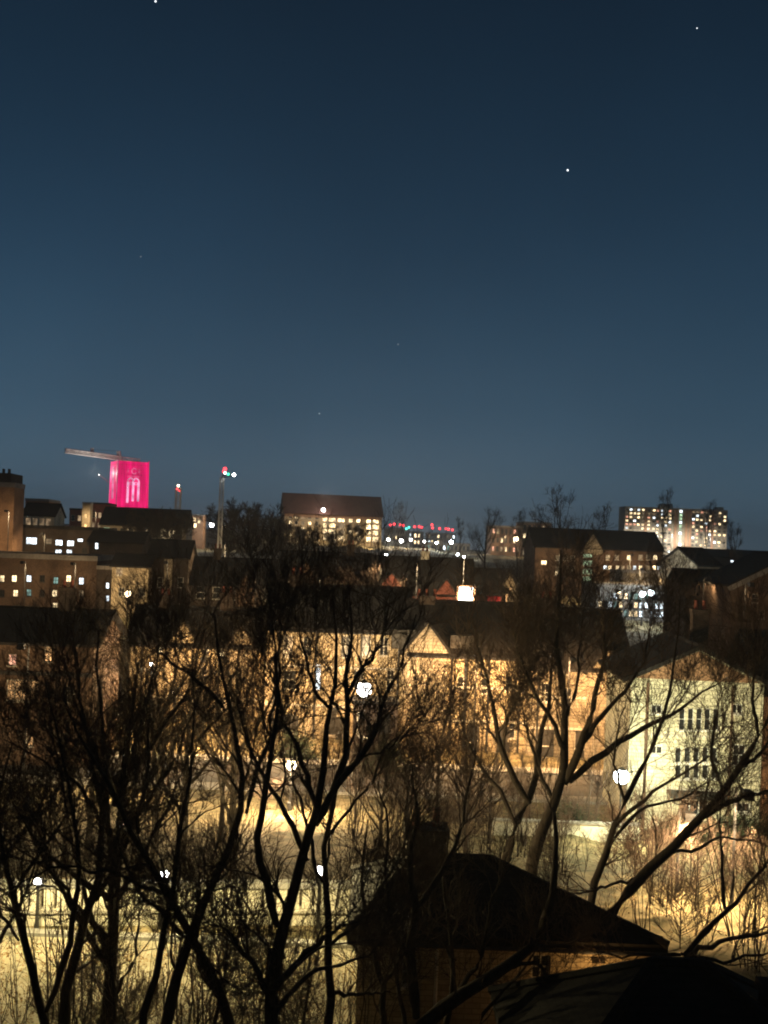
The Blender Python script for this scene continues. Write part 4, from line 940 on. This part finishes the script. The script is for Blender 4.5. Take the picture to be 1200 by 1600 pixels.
# the middle tree with the wide fork
hero('tall bare tree with a wide fork in the middle foreground', 22, [
    ([(422,1600),(427,1520),(433,1447),(460,1393),(483,1337),(493,1303),(494,1255),(508,1190),(516,1110),(526,1050),(530,990),(520,930)], 42, 6, 1.0),
    ([(433,1447),(417,1387),(398,1342),(405,1280),(420,1210),(438,1120),(432,1040),(425,970)], 22, 5, -1.5, .2),
    ([(493,1290),(525,1228),(542,1167),(544,1097),(542,1050),(550,980),(545,910)], 22, 5, 1.2, .5),
    ([(500,1270),(530,1225),(567,1183),(582,1145),(600,1095),(626,1042),(640,1000),(650,960)], 19, 4, -1.8, .5),
    ([(544,1085),(567,1044),(590,1017),(602,975),(610,930)], 11, 3, -1, 1.3),
    ([(494,1255),(467,1173),(441,1127),(430,1083),(433,1030),(440,980)], 14, 4, 1.5, .5),
    ([(516,1110),(492,1080),(478,1040),(470,990),(455,940)], 10, 3, -1, .9),
    ([(480,1345),(440,1260),(400,1190),(370,1120),(375,1050)], 16, 4, 2, .4),
    ([(567,1183),(600,1170),(630,1152),(665,1120)], 6, 2, -1, -.4),
    ([(424,1555),(470,1500),(510,1460),(560,1440)], 20, 7, -1.2, .0),
    ([(424,1560),(390,1500),(350,1450),(320,1440)], 18, 5, 1.2, .0),
    ([(425,1590),(480,1520),(560,1500),(600,1470)], 15, 5, 1.0, .0)], 14, .8)
hero('upright bare tree beside the twin flood lamp', 24.5, [
    ([(514,1600),(512,1500),(509,1400),(506,1320),(520,1240),(540,1180),(560,1120),(585,1060)], 27, 5, 1.5),
    ([(509,1400),(490,1340),(470,1260),(450,1180),(455,1110)], 11, 3, -1.5, .2),
    ([(512,1480),(560,1440),(600,1380),(640,1300),(650,1220)], 11, 3, 1.5, .1),
    ([(514,1555),(560,1554),(610,1550)], 12, 6, 1, .0),
    ([(506,1320),(540,1270),(580,1230),(600,1170),(640,1130)], 9, 3, -1, .3)], 15, .9)
# right group
hero('bare tree with a spreading fork in front of the orange terrace', 38, [
    ([(826,1345),(850,1290),(868,1258),(883,1225),(884,1185),(888,1119),(879,1077),(868,1010),(872,930),(876,860)], 36, 6, 2),
    ([(883,1225),(908,1165),(921,1123),(935,1070),(945,1010),(940,950)], 22, 5, -2, .3),
    ([(890,1222),(933,1186),(975,1152),(1012,1136),(1058,1111),(1100,1080),(1135,1060)], 20, 4, 2.5, .3),
    ([(908,1165),(935,1125),(960,1095),(992,1062),(1010,1020),(1020,960)], 14, 3, 1, -1),
    ([(884,1180),(860,1120),(832,1080),(815,1030),(800,980)], 13, 4, -2, .5),
    ([(888,1119),(905,1060),(905,1000),(915,930)], 10, 3, 1.5, .9),
    ([(868,1258),(840,1200),(826,1150),(812,1090)], 12, 4, 2, .2)], 16, .9, lens=(2.6,1.8,1.25,.7), rmin=.005)
hero('bare tree left of the forked tree, behind the chimney', 40, [
    ([(786,1345),(806,1290),(828,1255),(842,1207),(838,1160),(855,1100),(868,1050),(860,990)], 28, 5, 1.5),
    ([(828,1255),(800,1210),(776,1150),(772,1110),(764,1070),(748,1018),(735,960)], 17, 4, -2, .3),
    ([(776,1150),(800,1110),(820,1060),(845,1020)], 9, 3, 1, -1),
    ([(806,1290),(780,1230),(745,1190),(720,1130),(715,1060)], 12, 3, 2, .2),
    ([(800,1210),(785,1165),(795,1120),(775,1080)], 8, 3, -1, -.8)], 17, .9, lens=(2.6,1.8,1.25,.7), rmin=.005)
hero('slim bare tree crossing in front of the cool white street lamp', 37, [
    ([(922,1400),(940,1340),(955,1300),(975,1250),(1000,1207),(1029,1148),(1044,1107),(1048,1060),(1060,1000),(1062,940)], 22, 4, 1.5),
    ([(955,1300),(990,1260),(1035,1225),(1085,1195),(1110,1185),(1140,1150)], 11, 3, -2, .3),
    ([(960,1310),(1000,1262),(1060,1250),(1110,1222),(1150,1190)], 9, 3, 1.5, .3),
    ([(975,1250),(960,1190),(965,1130),(985,1080)], 8, 3, 1, .5)], 18, .8, lens=(2.2,1.6,1.1,.6), rmin=.005)
hero('thick bare limb tree leaning right across the white brick house', 34.5, [
    ([(935,1440),(960,1416),(995,1379),(1029,1344),(1072,1299),(1107,1264),(1131,1235),(1157,1200),(1185,1150),(1215,1100),(1240,1030)], 34, 10, -1.5),
    ([(1095,1278),(1147,1251),(1195,1237),(1240,1230)], 15, 6, 1, -1),
    ([(1000,1375),(960,1380),(910,1395),(870,1400)], 9, 3, 1.5, -.4),
    ([(1040,1335),(1080,1330),(1130,1308),(1170,1312),(1210,1325)], 9, 3, -1.2, -.6),
    ([(1131,1235),(1110,1190),(1115,1140),(1130,1080)], 9, 3, 1, -1),
    ([(1157,1200),(1195,1170),(1225,1120)], 10, 4, 1, -1.2),
    ([(1185,1150),(1175,1090),(1180,1030),(1165,970)], 9, 3, .5, -1.3)], 19, .8, lens=(2.2,1.6,1.1,.6), rmin=.005)
hero('low bare tree spreading over the dark bungalow roof at right', 28, [
    ([(1055,1560),(1064,1499),(1088,1467),(1133,1421),(1168,1381),(1205,1345),(1240,1300)], 24, 6, 1.5),
    ([(1070,1493),(1133,1469),(1200,1459),(1250,1440)], 14, 5, -1.5, .2),
    ([(1064,1490),(1100,1495),(1133,1503),(1200,1490),(1250,1470)], 11, 4, 1, .2),
    ([(1064,1492),(1010,1490),(960,1495),(920,1480)], 10, 3, 1.5, .2),
    ([(1133,1421),(1130,1360),(1125,1300),(1130,1240)], 11, 3, 2, .8)], 20, .85, lens=(1.9,1.35,.95,.5))
hero('bare tree with a thick leaning trunk in front of the hipped roof', 27, [
    ([(650,1600),(720,1560),(790,1515),(840,1480),(862,1400),(870,1320),(866,1270)], 44, 14, 1.0),
    ([(790,1515),(840,1500),(860,1540),(865,1600)], 10, 8, .5, .5),
    ([(650,1590),(640,1500),(650,1420),(640,1340),(655,1270),(645,1190)], 28, 5, -1, .1),
    ([(650,1420),(690,1370),(720,1300),(735,1220),(745,1150)], 15, 4, 1.5, -.4),
    ([(640,1500),(610,1440),(600,1360),(610,1290),(590,1220)], 14, 4, -1, -.2)], 21, .8, lens=(1.9,1.35,.95,.5))

hero('dense twiggy tree hiding the left half of the hipped roof house', 27.5, [
    ([(600,1600),(596,1540),(585,1480),(570,1420),(560,1350),(575,1280)], 20, 5, -1),
    ([(690,1640),(700,1570),(712,1500),(705,1440),(690,1380),(700,1310)], 20, 5, .8, .1, 1),
    ([(700,1570),(740,1520),(760,1460),(770,1400),(800,1340)], 14, 4, -1, .2),
    ([(596,1540),(630,1490),(660,1440),(670,1390)], 11, 4, 1, .1),
    ([(640,1640),(625,1560),(615,1500),(640,1440),(660,1360)], 16, 4, .8, -.3, 1),
    ([(712,1500),(680,1460),(650,1400),(620,1370)], 9, 3, -.6, .4),
    ([(740,1620),(760,1570),(800,1540),(830,1500),(850,1440)], 14, 4, .6, -.4, 1)], 22, .85, lens=(1.6,1.1,.75,.45))
hero('small bare tree at the bottom edge under the leaning trunk', 25.5, [
    ([(330,1620),(345,1560),(360,1490),(352,1420),(365,1360)], 14, 4, -1),
    ([(345,1560),(310,1510),(300,1440),(310,1380)], 9, 3, 1, .1),
    ([(170,1640),(180,1560),(170,1490),(185,1420),(180,1350)], 13, 4, .8, .2, 1),
    ([(180,1560),(210,1500),(215,1430),(235,1370)], 9, 3, -.6, .3),
    ([(470,1640),(478,1560),(500,1490),(490,1420)], 11, 3, .8, .2, 1)], 23, 1.1, lens=(1.7,1.2,.8,.5))
# --- generic bare trees, shared meshes, set in the middle distance and on the skyline
def proto_limbs(H, rng, spread=.35, fork=.3, n=9, wid=.02):
    limbs = [([(0,0,-.3),(.05*H*rng.normal()*.3,.02,H*fork*.5),(0,0,H*fork),(rng.normal()*.03*H,rng.normal()*.03*H,H*.66),(rng.normal()*.05*H,rng.normal()*.05*H,H*.93)], wid*H, wid*H*.12)]
    for i in range(n):
        a = 2*math.pi*(i/n) + rng.normal()*.3; z = H*(fork + (.55-fork*.5)*rng.random()); e = spread*H*(1.1 - z/H*.7)*rng.uniform(.7, 1.2); top = min(H*.98, z + H*rng.uniform(.25, .5))
        limbs.append(([(0,0,z),(e*.35*math.cos(a),e*.35*math.sin(a),z+(top-z)*.25),(e*.75*math.cos(a),e*.75*math.sin(a),z+(top-z)*.62),(e*math.cos(a),e*math.sin(a),top)], wid*H*.42, wid*H*.07))
    return limbs
def proto(H, seed, spread, fork, n, dens, lens, nch, wid=.02, rmin=.008):
    rng = np.random.default_rng(seed); limbs = proto_limbs(H, rng, spread, fork, n, wid); K = 10
    pts = np.stack([resample(l[0], K, .02*H/8, rng) for l in limbs]); rad = np.stack([np.linspace(l[1], l[2], K) for l in limbs])
    s1, r1 = grow(pts, rad, nch[0], lens[0], rng, K=6, rr=.45, rmax=.045, rmin=.011, tmin=.2)
    s2, r2 = grow(s1, r1, nch[1], lens[1], rng, K=5, rr=.6, rmin=rmin*1.3, tmin=.1)
    s3, r3 = grow(s2, r2, nch[2], lens[2], rng, K=3, rr=.7, rmin=rmin, tmin=.1)
    TRIS[0] += 2*(len(s1)*25+len(s2)*16+len(s3)*6)
    return tubes([(pts, rad, 7)], 'trunk', M['bark']), tubes([(s1, r1, 4), (s2, r2, 4), (s3, r3, 3)], 'crown', M['twig'])
PROT = [proto(11, 31, .38, .28, 10, 1, (2.4,1.5,.95), (6,5,3), rmin=.0065), proto(11, 32, .32, .22, 11, 1, (2.3,1.5,.95), (6,5,3), rmin=.0065),
        proto(11, 33, .30, .35, 9, 1, (2.3,1.5,.95), (6,5,3), rmin=.0065), proto(12, 34, .13, .2, 9, 1, (1.6,1.0,.7), (5,4,3), .011, rmin=.009),
        proto(9, 35, .5, .2, 14, 1, (2.2,1.2,.7), (8,7,4), rmin=.016), proto(4.5, 36, .42, .04, 16, 1, (1.4,.9,.6), (4,4,3), .010, rmin=.005)]
def whips(H, seed, n=9):
    rng = np.random.default_rng(seed); K = 10; pts = np.zeros((n, K, 3)); rad = np.zeros((n, K))
    for i in range(n):
        a = rng.uniform(0, 6.28); b0 = rng.uniform(0, .5); lean = rng.uniform(.02, .30)*H; h = H*rng.uniform(.55, 1.0); w = np.cumsum(rng.normal(size=(K, 2))*.05*H/6, axis=0)
        t = np.linspace(0, 1, K); pts[i, :, 0] = b0*math.cos(a) + lean*t**1.3*math.cos(a) + w[:, 0]; pts[i, :, 1] = b0*math.sin(a) + lean*t**1.3*math.sin(a) + w[:, 1]; pts[i, :, 2] = -.2 + h*t
        rad[i] = np.linspace(rng.uniform(.012, .03), .005, K)
    s1, r1 = grow(pts, rad, 5, 1.4, rng, ang=(.25,.7), up=.3, K=7, rr=.6, rmin=.0045, tmin=.25, curl=.26)
    s2, r2 = grow(s1, r1, 2, .8, rng, ang=(.3,.8), up=.25, K=5, rr=.7, rmin=.0038, tmin=.15, curl=.3)
    return tubes([(pts, rad, 6)], 'stems', M['bark']), tubes([(s1, r1, 4), (s2, r2, 3)], 'twigs', M['twig'])
PROT += [whips(6, 41), whips(6, 42)]
PH = [11, 11, 11, 12, 9, 4.5, 6, 6]
def place(k, px, py_top, d, label, group, name='bare_tree', cat='tree', h=None):
    p = P(px, py_top, d); zb = gz(p.x, d) - .05; H = (p.z - zb) if h is None else h; s = H/PH[k]
    r = empty(name, (p.x, d, zb), RNG.uniform(0, 6.28)); r.scale = (s*RNG.uniform(.9,1.1), s*RNG.uniform(.9,1.1), s); tag(r, label, cat, group)
    link_mesh('trunk' if cat == 'tree' else 'stems', PROT[k][0], r); tw = link_mesh('crown' if cat == 'tree' else 'twigs', PROT[k][1], r)
    if cat != 'tree': tag(tw, kind='stuff')
# middle-distance rows
ORD = ['leftmost', 'second', 'third', 'fourth', 'fifth', 'sixth', 'seventh', 'eighth', 'ninth', 'tenth', 'eleventh']
def row(spots, where, group):
    for i, (px, py, d, k) in enumerate(sorted(spots)):
        place(k, px, py, d, (ORD[i] + ' bare tree' + ('' if i == 0 else ' from the left') + ' ' + where), group)
row(((-10,1120,28.6,0),(190,985,28.3,1),(255,1000,43.5,2),(378,975,43.5,1),(110,1090,45,2),(150,1040,48,0),(300,985,47,1),(215,1080,52,0),(355,1060,54,2)), 'in the dense tangle before the dim warm house', 'bare trees of the left tangle')
row(((560,1150,60,0),(830,1180,62,2),(670,1160,64,0),(720,1170,66,1),(935,1190,63,0),(640,1120,52,1),(690,1090,58,2),(735,1130,50,0),(600,1180,48,2),(770,1160,56,1)), 'in the open ground before the orange terrace', 'bare trees before the terrace')
row(((40,930,110,0),(120,925,112,1),(205,900,116,2),(280,905,114,0),(330,885,118,1),(385,890,116,2),(440,900,110,0),(490,890,118,1),(545,895,120,2),(590,885,112,0)), 'in the dark belt below the mast and hall', 'bare trees of the dark belt')
row(((765,890,112,1),(815,880,115,2),(870,850,116,1),(905,880,114,2),(1045,860,112,2),(1085,890,108,0),(1140,940,90,1),(1185,960,88,2)), 'in the dark belt before the residence hall', 'bare trees before the residence hall')
for (px, py, d, k, lab) in ((878,762,205,3,'tallest spiky bare tree rising above the residence hall'), (760,800,230,1,'bushy bare tree left of the brown flats on the skyline'), (940,790,200,3,'spindly tree leaning over the residence hall roof'),
    (1040,765,330,3,'thin tall tree poking up before the high rise'), (1108,784,320,3,'thin tree rising before the right half of the high rise'), (1148,815,180,3,'slim tree right of the high rise'),
    (625,785,420,3,'spiky tree right of the red roofed hall'), (812,798,240,3,'short spiky tree before the brown flats'), (840,792,250,3,'short spiky tree before the tan flats'), (720,810,300,3,'thin tree left of the bushy skyline tree'),
    (395,792,210,4,'round topped bare tree between the mast and the red roofed hall'), (360,800,215,4,'smaller round bare tree beside the mast'), (430,808,208,4,'round bare tree at the left end of the red roofed hall'), (470,825,200,4,'low round tree in front of the red roofed hall'), (545,822,220,4,'dark round tree hiding the middle of the red roofed hall'),
    (85,790,220,3,'thin tree beside the dormered house'), (235,802,215,4,'dark bushy tree in front of the college hall'), (268,806,212,4,'second dark bushy tree in front of the college hall')):
    place(k, px, py, d, lab, 'trees on the skyline')
# scrub: right bank, left street edge
for i in range(8):
    px = RNG.uniform(960, 1260); d = RNG.uniform(33, 56); place(5, px, 1400, d, 'bare twiggy shrub on the orange lit bank at the right', 'shrubs on the right bank', 'bare_shrub', 'shrub', h=RNG.uniform(2.4, 5.0))
for i in range(6):
    px = RNG.uniform(-40, 600); place(5, px, 1500, RNG.uniform(27.5, 30.5), 'bare twiggy shrub along the near edge of the lit street', 'shrubs along the lit street', 'bare_shrub', 'shrub', h=RNG.uniform(1.8, 3.2))
for i in range(22):
    px = RNG.uniform(250, 960); place(5, px, 1300, RNG.uniform(44, 68), 'low bare shrub in the open ground before the terrace', 'shrubs in the open ground', 'bare_shrub', 'shrub', h=RNG.uniform(1.5, 3.2))

for i in range(13):
    px = -20 + i*49 + RNG.uniform(-14, 14); place(6 + i % 2, px, 1500, RNG.uniform(25, 28.8), 'whippy bare sapling clump rising in front of the lit street', 'sapling clumps before the lit street', 'sapling_clump', 'shrub', h=RNG.uniform(4.2, 7.2))
for i in range(8):
    px = 1000 + i*31 + RNG.uniform(-12, 12); place(6 + i % 2, px, 1500, RNG.uniform(36, 50), 'whippy bare sapling clump on the yellow lit bank at the right', 'sapling clumps on the right bank', 'sapling_clump', 'shrub', h=RNG.uniform(4.5, 7.5))
for i in range(10):
    px = 560 + i*40 + RNG.uniform(-14, 14); place(6 + i % 2, px, 1300, RNG.uniform(46, 60), 'whippy bare sapling clump in the open ground before the terrace', 'sapling clumps before the terrace', 'sapling_clump', 'shrub', h=RNG.uniform(4.5, 7.5))
# leafy evergreen bushes: clouds of small leaf faces round short stems
def leaf_bush(px, py, d, w, h, label, seed, mat='evergreen', n=2600):
    rng = np.random.default_rng(seed); p = P(px, py, d); zb = gz(p.x, d)
    r = empty('evergreen_bush', (p.x, d, zb)); tag(r, label, 'bush')
    mb = MB()
    for k in range(6): a = k*1.05; mb.tube([(0,0,-.1),(.25*w*math.cos(a),.25*w*math.sin(a),h*.6)], [.05,.02], 5)
    mb.build('stems', M['bark'], r)
    c = rng.normal(size=(26, 3)); c /= np.linalg.norm(c, axis=1, keepdims=True); c *= rng.uniform(.35, .85, (26,1)); c[:, 2] = np.abs(c[:, 2])
    q = c[rng.integers(0, 26, n)] + rng.normal(size=(n, 3))*.16; q[:, 2] = np.clip(q[:, 2], .03, 1.1); q *= np.array([w/2, w/2, h])
    a = rng.normal(size=(n, 3)); a /= np.linalg.norm(a, axis=1, keepdims=True); b2 = np.cross(a, rng.normal(size=(n, 3))); b2 /= np.linalg.norm(b2, axis=1, keepdims=True); s = .11
    v = np.stack([q-a*s, q-b2*s*.45, q+a*s, q+b2*s*.45], 1).reshape(-1, 3)
    me = bpy.data.meshes.new('foliage'); me.from_pydata(v.tolist(), [], np.arange(n*4).reshape(-1, 4).tolist()); me.materials.append(M[mat]); link_mesh('foliage', me, r)
leaf_bush(600, 1150, 76, 4.2, 2.6, 'dark evergreen bush beside the shed under the bright lamp', 1)
leaf_bush(898, 1285, 60, 3.0, 1.7, 'dark green bush left of the cool white street lamp', 2)
leaf_bush(1080, 1290, 59.5, 3.6, 1.3, 'low green bush under the white house ground floor window', 3)
leaf_bush(462, 1110, 80, 4.0, 2.2, 'dark bush lit from behind by the cool narrow window', 4)
leaf_bush(1150, 1290, 60, 3.4, 1.2, 'low bush at the right end of the white house front', 5)
# garden wall in front of the white house
w0, w1 = P(770, 1292, 58), P(1000, 1296, 58)
r = empty('garden_wall', (w0.x, 58, gz(w0.x, 58))); tag(r, 'low pale garden wall left of the white brick house', 'wall')
MB().box(0, w1.x-w0.x, 0, .3, -.3, .75).build('masonry', M['pale_render'], r); MB().box(-.05, w1.x-w0.x+.05, -.06, .36, .752, .86).build('coping', M['kerb'], r)
# fallen leaves and brambles on the bank
def litter():
    rng = np.random.default_rng(9); n = 14000
    x = np.concatenate([rng.uniform(-15, 2, n//2), rng.uniform(6, 24, n//2)]); y = np.concatenate([rng.uniform(29.6, 37, n//2)**1.0, rng.uniform(30, 58, n//2)])
    z = np.array([gz(a, b) for a, b in zip(x, y)]) + .03 + rng.random(n)*.05; q = np.stack([x, y, z], 1)
    a = rng.normal(size=(n, 3))*np.array([1,1,.35]); a /= np.linalg.norm(a, axis=1, keepdims=True); b2 = np.cross(a, rng.normal(size=(n, 3))*.3+np.array([0,0,1])); b2 /= np.linalg.norm(b2, axis=1, keepdims=True); s = rng.uniform(.03, .07, (n,1))
    v = np.stack([q-a*s, q-b2*s*.6, q+a*s, q+b2*s*.6], 1).reshape(-1, 3)
    me = bpy.data.meshes.new('fallen_leaves'); me.from_pydata(v.tolist(), [], np.arange(n*4).reshape(-1, 4).tolist()); me.materials.append(M['dry_leaf'])
    o = link_mesh('fallen_leaves', me); tag(o, 'brown fallen leaves on the lit street and bank', 'leaves', kind='stuff')
litter()
# thin mist added to stand in for veiling lens glare round the lamps
hz = MB().box(-3050, 3050, -75, 2750, -45, 75).build('added_haze', bpy.data.materials.new('added_haze')); tag(hz, 'thin mist added over the town as lamp glare', 'added_haze', kind='stuff')
hm = hz.data.materials[0]; hm.use_nodes = True; hn, hl = hm.node_tree.nodes, hm.node_tree.links; hn.clear()
ho = hn.new('ShaderNodeOutputMaterial'); hv = hn.new('ShaderNodeVolumePrincipled'); hl.new(hv.outputs[0], ho.inputs['Volume'])
hv.inputs['Color'].default_value = (.9,.92,.95,1); hv.inputs['Density'].default_value = ADDED_HAZE; hv.inputs['Anisotropy'].default_value = .55
hm.cycles.homogeneous_volume = True
print('TREE TRIS', TRIS[0], 'objects', len(bpy.data.objects))
